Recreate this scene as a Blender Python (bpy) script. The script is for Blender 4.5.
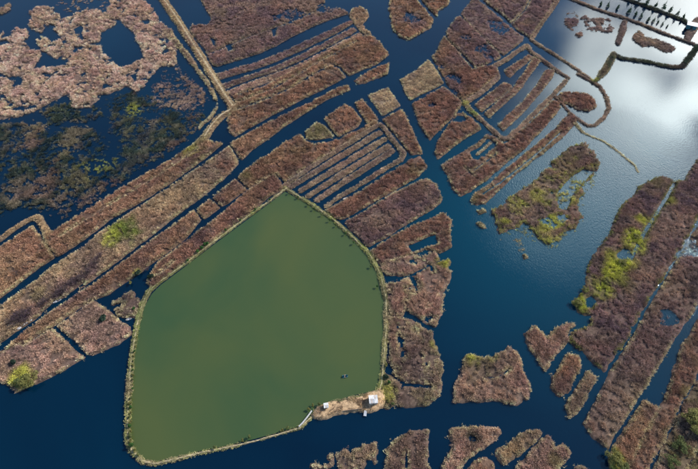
import bpy, bmesh, math, random
import numpy as np

# ------------------------------------------------------------------ reset
for o in list(bpy.data.objects):
    bpy.data.objects.remove(o)
scene = bpy.context.scene
C = scene.collection
random.seed(7)
R = math.radians

# ------------------------------------------------------------------ camera
CAM_H, FPX, PITCH = 160.0, 500.0, R(52)
W0, H0 = 698.0, 469.0
cam = bpy.data.cameras.new('camera')
cam.sensor_width = 36.0
cam.lens = FPX / W0 * 36.0
cam.clip_start = 1.0
cam.clip_end = 20000.0
camo = bpy.data.objects.new('camera', cam)
camo.location = (0, 0, CAM_H)
camo.rotation_euler = (math.pi / 2 - PITCH, 0, 0)
C.objects.link(camo)
scene.camera = camo

# ------------------------------------------------------------------ sky, sun, exposure
SUN_AZ, SUN_EL = R(63), R(36)          # azimuth from +Y towards +X
SUN_DIR = (math.sin(SUN_AZ) * math.cos(SUN_EL), math.cos(SUN_AZ) * math.cos(SUN_EL), math.sin(SUN_EL))
world = bpy.data.worlds.new('World')
scene.world = world
world.use_nodes = True
wt = world.node_tree
wt.nodes.clear()


def wn(kind, **kw):
    n = wt.nodes.new(kind)
    for k, v in kw.items():
        setattr(n, k, v)
    return n


def wmath(op, a, b=None, clamp=False):
    n = wn('ShaderNodeMath', operation=op, use_clamp=clamp)
    for i, v in enumerate((a, b)):
        if v is None:
            continue
        if isinstance(v, (int, float)):
            n.inputs[i].default_value = v
        else:
            wt.links.new(v, n.inputs[i])
    return n.outputs[0]


sky = wn('ShaderNodeTexSky', sky_type='NISHITA', sun_disc=False)
sky.sun_elevation = SUN_EL
sky.sun_rotation = SUN_AZ
sky.air_density = 1.0
sky.dust_density = 0.6
sky.ozone_density = 3.0
bg = wn('ShaderNodeBackground')
bg.inputs['Strength'].default_value = 0.15
wt.links.new(sky.outputs[0], bg.inputs['Color'])
# a bank of broken cloud over the right-hand half of the sky, brightest towards the sun
tc = wn('ShaderNodeTexCoord')
sp = wn('ShaderNodeSeparateXYZ')
wt.links.new(tc.outputs['Generated'], sp.inputs[0])
zc = wmath('MAXIMUM', sp.outputs['Z'], 0.06)
px_ = wmath('DIVIDE', sp.outputs['X'], zc)
py_ = wmath('DIVIDE', sp.outputs['Y'], zc)
cb = wn('ShaderNodeCombineXYZ')
wt.links.new(px_, cb.inputs[0])
wt.links.new(py_, cb.inputs[1])
cn = wn('ShaderNodeTexNoise', noise_dimensions='3D')
cn.inputs['Scale'].default_value = 3.2
cn.inputs['Detail'].default_value = 7.0
cn.inputs['Roughness'].default_value = 0.55
cb.inputs[2].default_value = 8.2
wt.links.new(cb.outputs[0], cn.inputs['Vector'])
# the bank stands low in the sky ahead and to the right, below the sun
grad = wmath('MINIMUM', wmath('MULTIPLY', wmath('SUBTRACT', wmath('SUBTRACT', px_, 0.66), wmath('MULTIPLY', wmath('MAXIMUM', wmath('SUBTRACT', py_, 1.25), 0.0), 0.6)), 1.8), wmath('MULTIPLY', wmath('SUBTRACT', wmath('SUBTRACT', py_, 0.82), wmath('MULTIPLY', wmath('MAXIMUM', wmath('SUBTRACT', px_, 0.62), 0.0), 0.8)), 1.3))
grad = wmath('MINIMUM', grad, 0.35)
m = wmath('ADD', grad, wmath('MULTIPLY', wmath('SUBTRACT', cn.outputs[0], 0.5), 2.6))
m = wmath('MULTIPLY', wmath('ADD', m, 0.06), 5.0, True)
m = wmath('MULTIPLY', m, wmath('MULTIPLY', sp.outputs['Z'], 12.0, True))
dotn = wn('ShaderNodeVectorMath', operation='DOT_PRODUCT')
wt.links.new(tc.outputs['Generated'], dotn.inputs[0])
dotn.inputs[1].default_value = SUN_DIR
glow = wmath('POWER', wmath('MAXIMUM', dotn.outputs['Value'], 0.0), 14.0)
cbr = wmath('ADD', wmath('MULTIPLY', wmath('MULTIPLY', wmath('MINIMUM', glow, 0.45), 29.0), wmath('MULTIPLY', wmath('SUBTRACT', cn.outputs[0], 0.26), 3.4)), 0.8)
cbg = wn('ShaderNodeBackground')
cbg.inputs['Color'].default_value = (1.0, 0.985, 0.96, 1)
wt.links.new(cbr, cbg.inputs['Strength'])
mixw = wn('ShaderNodeMixShader')
wt.links.new(m, mixw.inputs[0])
wt.links.new(bg.outputs[0], mixw.inputs[1])
wt.links.new(cbg.outputs[0], mixw.inputs[2])
wo = wn('ShaderNodeOutputWorld')
wt.links.new(mixw.outputs[0], wo.inputs['Surface'])

sl = bpy.data.lights.new('sun', 'SUN')
sl.energy = 4.2
sl.angle = R(0.53)
sl.color = (1.0, 0.93, 0.84)
so = bpy.data.objects.new('sun', sl)
so.rotation_euler = (math.pi / 2 - SUN_EL, 0, math.pi - SUN_AZ)
so.location = (0, 0, 300)
C.objects.link(so)

vs = scene.view_settings
vs.view_transform = 'Standard'
vs.look = 'None'
vs.exposure = 0.38
vs.gamma = 1.0
vs.use_curve_mapping = False

# ------------------------------------------------------------------ photo pixel -> water plane
CP, SPI = math.cos(PITCH), math.sin(PITCH)


def gp(x, y, z=0.0):
    """point of the photograph (698x469 px) carried to the horizontal plane at height z"""
    a = (x - W0 / 2) / FPX
    b = -(y - H0 / 2) / FPX
    dy, dz = CP + b * SPI, -SPI + b * CP
    t = (CAM_H - z) / -dz
    return (a * t, dy * t)


def GP(pts):
    return np.array([gp(*p) for p in pts], dtype=np.float64)


def Z(x0, y0, s, *pts):
    return [(x0 + px / s, y0 + py / s) for px, py in pts]


# ------------------------------------------------------------------ numpy noise
def _hash(ix, iy, seed):
    h = (ix.astype(np.int64) * 374761393 + iy.astype(np.int64) * 668265263 + seed * 1442695041) & 0xffffffff
    h = ((h ^ (h >> 13)) * 1274126177) & 0xffffffff
    h = (h ^ (h >> 16)) & 0xffff
    return h / 65535.0


def vnoise(x, y, seed=0):
    ix, iy = np.floor(x), np.floor(y)
    fx, fy = x - ix, y - iy
    ux, uy = fx * fx * (3 - 2 * fx), fy * fy * (3 - 2 * fy)
    a, b = _hash(ix, iy, seed), _hash(ix + 1, iy, seed)
    c, d = _hash(ix, iy + 1, seed), _hash(ix + 1, iy + 1, seed)
    return a + (b - a) * ux + (c - a) * uy + (a - b - c + d) * ux * uy


def fbm(x, y, scale, seed=0, octs=4):
    """0..1, scale in metres"""
    v, amp, tot, f = 0.0, 1.0, 0.0, 1.0 / scale
    for o in range(octs):
        v = v + amp * vnoise(x * f + 17.3 * o, y * f - 9.1 * o, seed + o * 13)
        tot += amp
        amp *= 0.55
        f *= 2.03
    return v / tot


# ------------------------------------------------------------------ signed distance helpers
def seg_dist(X, Y, A, B):
    d = B - A
    L = max(d @ d, 1e-9)
    t = np.clip(((X - A[0]) * d[0] + (Y - A[1]) * d[1]) / L, 0, 1)
    return np.hypot(X - A[0] - t * d[0], Y - A[1] - t * d[1])


def line_dist(X, Y, pts):
    r = np.full(X.shape, 1e9)
    for i in range(len(pts) - 1):
        r = np.minimum(r, seg_dist(X, Y, pts[i], pts[i + 1]))
    return r


def poly_sd(X, Y, pts):
    """positive inside"""
    n = len(pts)
    r = np.full(X.shape, 1e9)
    ins = np.zeros(X.shape, bool)
    for i in range(n):
        A, B = pts[i], pts[(i + 1) % n]
        r = np.minimum(r, seg_dist(X, Y, A, B))
        cond = (A[1] > Y) != (B[1] > Y)
        den = B[1] - A[1]
        den = den if abs(den) > 1e-12 else 1e-12
        xi = (B[0] - A[0]) * (Y - A[1]) / den + A[0]
        ins ^= cond & (X < xi)
    return np.where(ins, r, -r)


def smooth(t):
    t = np.clip(t, 0, 1)
    return t * t * (3 - 2 * t)


# ------------------------------------------------------------------ materials
def srgb(r, g, b):
    def f(v):
        v /= 255.0
        return v / 12.92 if v <= 0.04045 else ((v + 0.055) / 1.055) ** 2.4
    return np.array([f(r), f(g), f(b)])


def new_mat(name):
    m_ = bpy.data.materials.new(name)
    m_.use_nodes = True
    nt = m_.node_tree
    nt.nodes.clear()
    out = nt.nodes.new('ShaderNodeOutputMaterial')
    return m_, nt, out


def N(nt, kind, **kw):
    n = nt.nodes.new(kind)
    for k, v in kw.items():
        setattr(n, k, v)
    return n


def mat_tint(name, attr_type, trans=0.25, rough=0.85):
    """vegetation: colour comes from the attribute «tint»"""
    m_, nt, out = new_mat(name)
    at = N(nt, 'ShaderNodeAttribute', attribute_type=attr_type, attribute_name='tint')
    geo = N(nt, 'ShaderNodeNewGeometry')
    hs = N(nt, 'ShaderNodeHueSaturation')
    mr = N(nt, 'ShaderNodeMapRange')
    mr.inputs[3].default_value = 0.72
    mr.inputs[4].default_value = 1.28
    nt.links.new(geo.outputs['Random Per Island'], mr.inputs[0])
    nt.links.new(mr.outputs[0], hs.inputs['Value'])
    nt.links.new(at.outputs['Color'], hs.inputs['Color'])
    d = N(nt, 'ShaderNodeBsdfPrincipled')
    d.inputs['Roughness'].default_value = rough
    d.inputs['Specular IOR Level'].default_value = 0.25
    nt.links.new(hs.outputs[0], d.inputs['Base Color'])
    t = N(nt, 'ShaderNodeBsdfTranslucent')
    nt.links.new(hs.outputs[0], t.inputs['Color'])
    mx = N(nt, 'ShaderNodeMixShader')
    mx.inputs[0].default_value = trans
    nt.links.new(d.outputs[0], mx.inputs[1])
    nt.links.new(t.outputs[0], mx.inputs[2])
    nt.links.new(mx.outputs[0], out.inputs[0])
    return m_


def mat_ground():
    m_, nt, out = new_mat('marsh_ground')
    at = N(nt, 'ShaderNodeAttribute', attribute_type='GEOMETRY', attribute_name='tint')
    geo = N(nt, 'ShaderNodeNewGeometry')
    n1 = N(nt, 'ShaderNodeTexNoise')
    n1.inputs['Scale'].default_value = 1.3
    n1.inputs['Detail'].default_value = 6
    nt.links.new(geo.outputs['Position'], n1.inputs['Vector'])
    mr = N(nt, 'ShaderNodeMapRange')
    mr.inputs[1].default_value = 0.3
    mr.inputs[2].default_value = 0.7
    mr.inputs[3].default_value = 0.6
    mr.inputs[4].default_value = 1.35
    nt.links.new(n1.outputs[0], mr.inputs[0])
    hs = N(nt, 'ShaderNodeHueSaturation')
    nt.links.new(mr.outputs[0], hs.inputs['Value'])
    nt.links.new(at.outputs['Color'], hs.inputs['Color'])
    d = N(nt, 'ShaderNodeBsdfPrincipled')
    d.inputs['Roughness'].default_value = 0.95
    d.inputs['Specular IOR Level'].default_value = 0.2
    nt.links.new(hs.outputs[0], d.inputs['Base Color'])
    bp = N(nt, 'ShaderNodeBump')
    bp.inputs['Strength'].default_value = 0.6
    bp.inputs['Distance'].default_value = 0.15
    n2 = N(nt, 'ShaderNodeTexNoise')
    n2.inputs['Scale'].default_value = 4.0
    n2.inputs['Detail'].default_value = 5
    nt.links.new(geo.outputs['Position'], n2.inputs['Vector'])
    nt.links.new(n2.outputs[0], bp.inputs['Height'])
    nt.links.new(bp.outputs[0], d.inputs['Normal'])
    nt.links.new(d.outputs[0], out.inputs[0])
    return m_


def mat_plain(name, col, rough=0.7, var=0.15, scale=3.0, metal=0.0):
    m_, nt, out = new_mat(name)
    d = N(nt, 'ShaderNodeBsdfPrincipled')
    d.inputs['Roughness'].default_value = rough
    d.inputs['Metallic'].default_value = metal
    geo = N(nt, 'ShaderNodeNewGeometry')
    n1 = N(nt, 'ShaderNodeTexNoise')
    n1.inputs['Scale'].default_value = scale
    n1.inputs['Detail'].default_value = 5
    nt.links.new(geo.outputs['Position'], n1.inputs['Vector'])
    mr = N(nt, 'ShaderNodeMapRange')
    mr.inputs[1].default_value = 0.3
    mr.inputs[2].default_value = 0.7
    mr.inputs[3].default_value = 1 - var
    mr.inputs[4].default_value = 1 + var
    nt.links.new(n1.outputs[0], mr.inputs[0])
    hs = N(nt, 'ShaderNodeHueSaturation')
    hs.inputs['Color'].default_value = (*col, 1)
    nt.links.new(mr.outputs[0], hs.inputs['Value'])
    nt.links.new(hs.outputs[0], d.inputs['Base Color'])
    nt.links.new(d.outputs[0], out.inputs[0])
    return m_


def mat_water(name, deep, other, nscale, wave, rough, shoal=None, stretch=None):
    m_, nt, out = new_mat(name)
    geo = N(nt, 'ShaderNodeNewGeometry')
    n1 = N(nt, 'ShaderNodeTexNoise')
    n1.inputs['Scale'].default_value = nscale
    n1.inputs['Detail'].default_value = 4
    n1.inputs['Distortion'].default_value = 0.6
    nt.links.new(geo.outputs['Position'], n1.inputs['Vector'])
    cr = N(nt, 'ShaderNodeValToRGB')
    cr.color_ramp.elements[0].position = 0.35
    cr.color_ramp.elements[0].color = (*deep, 1)
    cr.color_ramp.elements[1].position = 0.7
    cr.color_ramp.elements[1].color = (*other, 1)
    nt.links.new(n1.outputs[0], cr.inputs[0])
    d = N(nt, 'ShaderNodeBsdfPrincipled')
    nt.links.new(cr.outputs[0], d.inputs['Base Color'])
    d.inputs['Roughness'].default_value = rough
    d.inputs['IOR'].default_value = 1.333
    d.inputs['Specular IOR Level'].default_value = 0.7
    d.inputs['Specular Tint'].default_value = (0.62, 0.93, 1.0, 1)
    # wind ripples: short waves, stronger in gusty patches on the open water
    w1 = N(nt, 'ShaderNodeTexNoise')
    w1.inputs['Scale'].default_value = 1.9
    w1.inputs['Detail'].default_value = 4
    w1.inputs['Roughness'].default_value = 0.6
    mp = N(nt, 'ShaderNodeMapping')
    mp.inputs['Rotation'].default_value = (0, 0, R(35))
    mp.inputs['Scale'].default_value = (1.0, 0.55, 1.0)
    nt.links.new(geo.outputs['Position'], mp.inputs[0])
    nt.links.new(mp.outputs[0], w1.inputs['Vector'])
    gust = N(nt, 'ShaderNodeTexNoise')
    gust.inputs['Scale'].default_value = 0.014
    gust.inputs['Detail'].default_value = 3
    nt.links.new(geo.outputs['Position'], gust.inputs['Vector'])
    # the open water to the right is exposed to the wind, the ditches lie sheltered
    def around(c, r0, r1, lo, hi):
        vd = N(nt, 'ShaderNodeVectorMath', operation='DISTANCE')
        nt.links.new(geo.outputs['Position'], vd.inputs[0])
        vd.inputs[1].default_value = (*c, 0)
        e_ = N(nt, 'ShaderNodeMapRange', interpolation_type='SMOOTHSTEP')
        e_.inputs[1].default_value = r0
        e_.inputs[2].default_value = r1
        e_.inputs[3].default_value = hi
        e_.inputs[4].default_value = lo
        nt.links.new(vd.outputs['Value'], e_.inputs[0])
        return e_
    ex = around(gp(600, 200), 25, 85, 0.12, 1.0)
    if shoal:
        sh = around(gp(540, 215), 15, 95, 0.0, 1.0)
        mxc = N(nt, 'ShaderNodeMix', data_type='RGBA')
        nt.links.new(sh.outputs[0], mxc.inputs[0])
        nt.links.new(cr.outputs[0], mxc.inputs[6])
        mxc.inputs[7].default_value = (*shoal, 1)
        nt.links.new(mxc.outputs[2], d.inputs['Base Color'])
    if stretch:
        ms_ = N(nt, 'ShaderNodeMapping')
        ms_.inputs['Scale'].default_value = stretch
        ms_.inputs['Location'].default_value = (4.2, 1.3, 0)
        nt.links.new(geo.outputs['Position'], ms_.inputs[0])
        nt.links.new(ms_.outputs[0], n1.inputs['Vector'])
    gm = N(nt, 'ShaderNodeMapRange')
    gm.inputs[1].default_value = 0.35
    gm.inputs[2].default_value = 0.65
    gm.inputs[3].default_value = 0.45
    gm.inputs[4].default_value = 1.0
    nt.links.new(gust.outputs[0], gm.inputs[0])
    mm = N(nt, 'ShaderNodeMath', operation='MULTIPLY')
    nt.links.new(ex.outputs[0], mm.inputs[0])
    nt.links.new(gm.outputs[0], mm.inputs[1])
    ms = N(nt, 'ShaderNodeMath', operation='MULTIPLY')
    ms.inputs[1].default_value = wave
    nt.links.new(mm.outputs[0], ms.inputs[0])
    bp = N(nt, 'ShaderNodeBump')
    bp.inputs['Distance'].default_value = 0.32
    nt.links.new(ms.outputs[0], bp.inputs['Strength'])
    nt.links.new(w1.outputs[0], bp.inputs['Height'])
    nt.links.new(bp.outputs[0], d.inputs['Normal'])
    nt.links.new(d.outputs[0], out.inputs[0])
    return m_


M_REED = mat_tint('reed_stems', 'INSTANCER', 0.22)
M_LEAF = mat_tint('leaf_foliage', 'OBJECT', 0.3)
M_GROUND = mat_ground()
M_WATER = mat_water('lake_water', (0.0002, 0.0072, 0.021), (0.0002, 0.0145, 0.034), 0.012, 0.5, 0.05, (0.0003, 0.032, 0.056))
M_POND = mat_water('green_pond_water', (0.036, 0.068, 0.026), (0.070, 0.086, 0.025), 0.016, 0.2, 0.12)
M_BARK = mat_plain('bark', (0.07, 0.05, 0.04), 0.9, 0.3, 6)
M_WHITE = mat_plain('white_sheet_roof', (0.60, 0.60, 0.58), 0.55, 0.22, 1.6)
M_RUST = mat_plain('rust_stained_sheet', (0.46, 0.40, 0.35), 0.6, 0.35, 2.2)
M_GREYR = mat_plain('grey_weathered_sheet', (0.44, 0.45, 0.45), 0.6, 0.2, 2.0)
M_WALL = mat_plain('plastered_wall', (0.5, 0.47, 0.42), 0.9, 0.12, 2)
M_DARK = mat_plain('dark_opening', (0.03, 0.03, 0.035), 0.6, 0.1, 2)
M_WOOD = mat_plain('weathered_wood', (0.20, 0.15, 0.11), 0.85, 0.3, 5)
M_PALEWOOD = mat_plain('bleached_planks', (0.42, 0.42, 0.40), 0.8, 0.25, 4)
M_SHEET = mat_plain('white_plastic', (0.46, 0.48, 0.50), 0.5, 0.2, 3)
M_TEAL = mat_plain('teal_paint_and_shadow', (0.03, 0.14, 0.17), 0.5, 0.2, 3)  # aerator colour, and the shadow put into the corner hut's walls


# ------------------------------------------------------------------ object helpers
def tag(o, label=None, cat=None, group=None, kind=None):
    for k, v in (('label', label), ('category', cat), ('group', group), ('kind', kind)):
        if v:
            o[k] = v
    return o


def empty(name, loc=(0, 0, 0), rz=0.0):
    o = bpy.data.objects.new(name, None)
    o.empty_display_size = 0.5
    o.location = loc
    o.rotation_euler = (0, 0, rz)
    C.objects.link(o)
    return o


def mesh_obj(name, verts, faces, mat, parent=None, shade=False):
    me = bpy.data.meshes.new(name)
    me.from_pydata(verts, [], faces)
    me.update()
    if mat:
        me.materials.append(mat)
    if shade:
        me.polygons.foreach_set('use_smooth', [True] * len(me.polygons))
    o = bpy.data.objects.new(name, me)
    C.objects.link(o)
    if parent:
        o.parent = parent
    return o


def bm_obj(name, bm, mat, parent=None):
    me = bpy.data.meshes.new(name)
    bm.to_mesh(me)
    bm.free()
    if mat:
        me.materials.append(mat)
    o = bpy.data.objects.new(name, me)
    C.objects.link(o)
    if parent:
        o.parent = parent
    return o


def box(bm, x0, x1, y0, y1, z0, z1, bev=0.0):
    vs_ = [bm.verts.new(p) for p in ((x0, y0, z0), (x1, y0, z0), (x1, y1, z0), (x0, y1, z0), (x0, y0, z1), (x1, y0, z1), (x1, y1, z1), (x0, y1, z1))]
    for f in ((3, 2, 1, 0), (4, 5, 6, 7), (0, 1, 5, 4), (1, 2, 6, 5), (2, 3, 7, 6), (3, 0, 4, 7)):
        bm.faces.new([vs_[i] for i in f])
    return vs_


def tube(bm, pts, radii, n=6):
    rings = []
    for i, p in enumerate(pts):
        p = np.array(p, float)
        a = np.array(pts[max(i - 1, 0)], float)
        b = np.array(pts[min(i + 1, len(pts) - 1)], float)
        t = b - a
        t /= (np.linalg.norm(t) + 1e-9)
        u = np.cross(t, (0.31, 0.87, 0.2))
        u /= np.linalg.norm(u)
        v = np.cross(t, u)
        rings.append([bm.verts.new(p + radii[i] * (math.cos(2 * math.pi * k / n) * u + math.sin(2 * math.pi * k / n) * v)) for k in range(n)])
    for i in range(len(rings) - 1):
        for k in range(n):
            bm.faces.new((rings[i][k], rings[i][(k + 1) % n], rings[i + 1][(k + 1) % n], rings[i + 1][k]))
    bm.faces.new(rings[-1])
    bm.faces.new(rings[0][::-1])


# ------------------------------------------------------------------ plant prototypes that get scattered
def tuft_mesh(name, n, h, spread, w, lean, seed):
    """a tussock of bent blades with feathery heads"""
    rnd = random.Random(seed)
    V, F = [], []
    for i in range(n):
        a = rnd.uniform(0, 2 * math.pi)
        r = spread * math.sqrt(rnd.random())
        bx, by = r * math.cos(a), r * math.sin(a)
        la = rnd.uniform(0, 2 * math.pi) if rnd.random() < 0.4 else a + rnd.uniform(-0.6, 0.6)
        ll = lean * rnd.uniform(0.3, 1.2)
        hh = h * rnd.uniform(0.65, 1.1)
        ta = rnd.uniform(0, math.pi)
        cx, cy = math.cos(ta), math.sin(ta)
        ww = w * rnd.uniform(0.6, 1.3)
        prof = ((0, 0, 0.6), (0.5, 0.28, 0.75), (0.78, 0.6, 1.25), (1.0, 1.0, 0.25))
        b0 = len(V)
        for (t, l, k) in prof:
            ox, oy, oz = bx + ll * l * math.cos(la), by + ll * l * math.sin(la), hh * t * (1 - 0.12 * l)
            V.append((ox - cx * ww * k / 2, oy - cy * ww * k / 2, oz))
            V.append((ox + cx * ww * k / 2, oy + cy * ww * k / 2, oz))
        for s in range(3):
            j = b0 + 2 * s
            F.append((j, j + 1, j + 3, j + 2))
    me = bpy.data.meshes.new(name)
    me.from_pydata(V, [], F)
    me.materials.append(M_REED)
    o = bpy.data.objects.new(name, me)      # stays unlinked: only the node group reads it
    return o


REEDS = [tuft_mesh('reed_tuft', 11, 0.85, 0.36, 0.08, 0.40, 10 + k) for k in range(5)]
GRASS = [tuft_mesh('grass_tuft', 12, 0.32, 0.42, 0.10, 0.30, 40 + k) for k in range(4)]


def scatter_group(name, protos):
    ng = bpy.data.node_groups.new(name, 'GeometryNodeTree')
    ng.interface.new_socket('Geometry', in_out='INPUT', socket_type='NodeSocketGeometry')
    ng.interface.new_socket('Geometry', in_out='OUTPUT', socket_type='NodeSocketGeometry')
    gi, go = ng.nodes.new('NodeGroupInput'), ng.nodes.new('NodeGroupOutput')
    j = ng.nodes.new('GeometryNodeJoinGeometry')
    for p in protos:
        oi = ng.nodes.new('GeometryNodeObjectInfo')
        oi.inputs['Object'].default_value = p
        g2 = ng.nodes.new('GeometryNodeGeometryToInstance')
        ng.links.new(oi.outputs['Geometry'], g2.inputs[0])
        ng.links.new(g2.outputs[0], j.inputs[0])
    ip = ng.nodes.new('GeometryNodeInstanceOnPoints')
    ip.inputs['Pick Instance'].default_value = True
    ng.links.new(gi.outputs[0], ip.inputs['Points'])
    ng.links.new(j.outputs[0], ip.inputs['Instance'])
    for nm, ty, so_ in (('pick', 'INT', 'Instance Index'), ('rot', 'FLOAT_VECTOR', 'Rotation'), ('scl', 'FLOAT_VECTOR', 'Scale')):
        na = ng.nodes.new('GeometryNodeInputNamedAttribute')
        na.data_type = ty
        na.inputs['Name'].default_value = nm
        ng.links.new(na.outputs['Attribute'], ip.inputs[so_])
    ng.links.new(ip.outputs[0], go.inputs[0])
    return ng


NG_REED = scatter_group('scatter_reeds', REEDS)
NG_GRASS = scatter_group('scatter_grass', GRASS)


def scatter(name, P, cols, scl, ng, parent, rng, npro):
    n = len(P)
    me = bpy.data.meshes.new(name)
    me.vertices.add(n)
    me.vertices.foreach_set('co', np.ascontiguousarray(P, np.float32).ravel())
    a = me.attributes.new('pick', 'INT', 'POINT')
    a.data.foreach_set('value', rng.integers(0, npro, n).astype(np.int32))
    rot = np.zeros((n, 3), np.float32)
    rot[:, 2] = rng.uniform(0, 6.283, n)
    rot[:, 0] = rng.normal(0, 0.08, n)
    rot[:, 1] = rng.normal(0, 0.08, n)
    a = me.attributes.new('rot', 'FLOAT_VECTOR', 'POINT')
    a.data.foreach_set('vector', rot.ravel())
    a = me.attributes.new('scl', 'FLOAT_VECTOR', 'POINT')
    a.data.foreach_set('vector', np.ascontiguousarray(scl, np.float32).ravel())
    a = me.attributes.new('tint', 'FLOAT_COLOR', 'POINT')
    c4 = np.ones((n, 4), np.float32)
    c4[:, :3] = cols
    a.data.foreach_set('color', c4.ravel())
    me.materials.append(M_REED)
    o = bpy.data.objects.new(name, me)
    C.objects.link(o)
    o.parent = parent
    o['kind'] = 'stuff'
    md = o.modifiers.new('scatter', 'NODES')
    md.node_group = ng
    return o


# ------------------------------------------------------------------ colours of the dry reeds (albedo)
AL = np.array([0.97, 0.93, 0.87])
PAL = {   # three tones that patches of a bed wander between
    'pink':   (srgb(208, 174, 158), srgb(178, 146, 134), srgb(214, 186, 162)),
    'brown':  (srgb(184, 146, 122), srgb(152, 118, 100), srgb(196, 162, 132)),
    'red':    (srgb(172, 134, 116), srgb(142, 110, 100), srgb(184, 146, 122)),
    'thicket': (srgb(96, 84, 98), srgb(78, 70, 86), srgb(116, 98, 106)),
    'straw':  (srgb(206, 182, 150), srgb(180, 156, 132), srgb(214, 194, 160)),
    'violet': (srgb(160, 132, 128), srgb(134, 112, 116), srgb(172, 142, 128)),
    'grey':   (srgb(172, 148, 134), srgb(140, 120, 114), srgb(180, 156, 134)),
    'olive':  (srgb(156, 146, 104), srgb(128, 120, 90), srgb(172, 156, 118)),
    'green':  (srgb(148, 160, 84), srgb(120, 134, 74), srgb(170, 168, 104)),
    'lime':   (srgb(204, 206, 96), srgb(176, 182, 86), srgb(210, 200, 116)),
    'ridge':  (srgb(172, 144, 128), srgb(144, 120, 110), srgb(184, 154, 130)),
    'dark':   (srgb(74, 90, 74), srgb(60, 74, 64), srgb(98, 104, 80)),
    'tan':    (srgb(192, 164, 128), srgb(164, 138, 108), srgb(202, 176, 132)),
    'mat':    (srgb(230, 198, 184), srgb(204, 172, 162), srgb(232, 208, 186)),
    'drowned': (srgb(66, 80, 70), srgb(46, 62, 62), srgb(126, 122, 104)),
}
LITTER = srgb(118, 94, 80)
MUD = srgb(74, 62, 56)
SAND = srgb(176, 160, 128)
FRINGE = srgb(226, 216, 172)

# patches of differently coloured growth: (photo x, y, radius px, palette, strength)
TINTS = [
    (122, 234, 17, 'green', 1.0), (112, 238, 12, 'lime', .6), (213, 160, 20, 'grey', .8), (205, 160, 11, 'olive', .8), (226, 168, 9, 'red', .9),
    (200, 140, 14, 'olive', .8), (193, 150, 10, 'lime', .5), (247, 176, 8, 'olive', .8), (44, 226, 9, 'tan', 1.0), (36, 218, 8, 'tan', .9),
    (70, 290, 26, 'violet', .8), (22, 318, 12, 'thicket', 1.0), (60, 297, 9, 'thicket', .8), (78, 283, 9, 'thicket', .7), (96, 266, 9, 'thicket', .8), (98, 262, 12, 'violet', .7), (42, 306, 14, 'violet', .6), (40, 295, 9, 'olive', .6),
    (24, 378, 12, 'lime', .9), (138, 274, 5, 'lime', .8), (318, 131, 9, 'olive', .9), (415, 172, 9, 'olive', .5), (445, 262, 9, 'lime', .8),
    (437, 345, 8, 'lime', .7), (425, 400, 12, 'olive', .8), (475, 360, 20, 'olive', .7), (470, 358, 10, 'lime', .7), (493, 358, 8, 'lime', .6),
    (415, 22, 15, 'violet', .8), (462, 60, 14, 'violet', .8), (484, 40, 12, 'violet', .8), (452, 88, 12, 'violet', .9), (500, 35, 20, 'violet', .8), (528, 12, 18, 'violet', .8),
    (470, 112, 8, 'green', 1.0), (465, 104, 5, 'lime', .7), (472, 199, 7, 'olive', .6), (527, 155, 8, 'tan', .8), (450, 160, 10, 'violet', .6), (462, 172, 9, 'violet', .4),
    (560, 165, 22, 'olive', .5), (515, 205, 10, 'lime', .5), (540, 195, 12, 'lime', .5), (545, 230, 9, 'lime', .7), (570, 200, 8, 'lime', .6), (530, 235, 10, 'olive', .6), (505, 222, 6, 'lime', .7), (522, 226, 7, 'olive', .8), (548, 240, 6, 'lime', .8), (560, 225, 6, 'lime', .8), (575, 190, 6, 'lime', .7), (548, 180, 9, 'olive', .7),
    (622, 262, 15, 'lime', 1.0), (634, 240, 13, 'lime', 1.0), (643, 222, 8, 'lime', .9), (612, 275, 13, 'lime', 1.0), (600, 289, 13, 'lime', 1.0), (582, 304, 12, 'lime', 1.0), (655, 182, 10, 'olive', .6), (668, 200, 7, 'lime', .7), (625, 285, 12, 'olive', .5),
    (685, 255, 24, 'violet', .8), (640, 350, 30, 'violet', .5), (670, 320, 26, 'violet', .8), (600, 390, 22, 'grey', .6), (590, 425, 9, 'red', .6),
    (690, 395, 14, 'olive', .8), (676, 450, 20, 'olive', .8), (612, 462, 12, 'lime', .8), (603, 455, 9, 'olive', .7), (556, 462, 8, 'olive', .7), (572, 452, 6, 'tan', .8), (508, 444, 10, 'tan', .7),
    (594, 80, 5, 'lime', .9), (470, 438, 8, 'dark', .7), (268, 120, 8, 'grey', .6), (215, 50, 6, 'grey', .3), (75, 182, 18, 'olive', .5), (100, 165, 14, 'lime', .6),
    (60, 203, 13, 'grey', .5), (25, 190, 20, 'grey', .35), (133, 110, 10, 'lime', .6), (388, 392, 8, 'lime', .6), (300, 150, 9, 'olive', .3), (692, 60, 10, 'dark', .6),
    (260, 25, 30, 'violet', .35), (330, 12, 16, 'grey', .5), (160, 200, 20, 'straw', .5), (250, 150, 18, 'brown', .3),
]
T_XY = GP([(t[0], t[1]) for t in TINTS])
T_R = np.array([np.hypot(*(np.array(gp(t[0] + t[2], t[1])) - np.array(gp(t[0], t[1])))) for t in TINTS])


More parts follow.
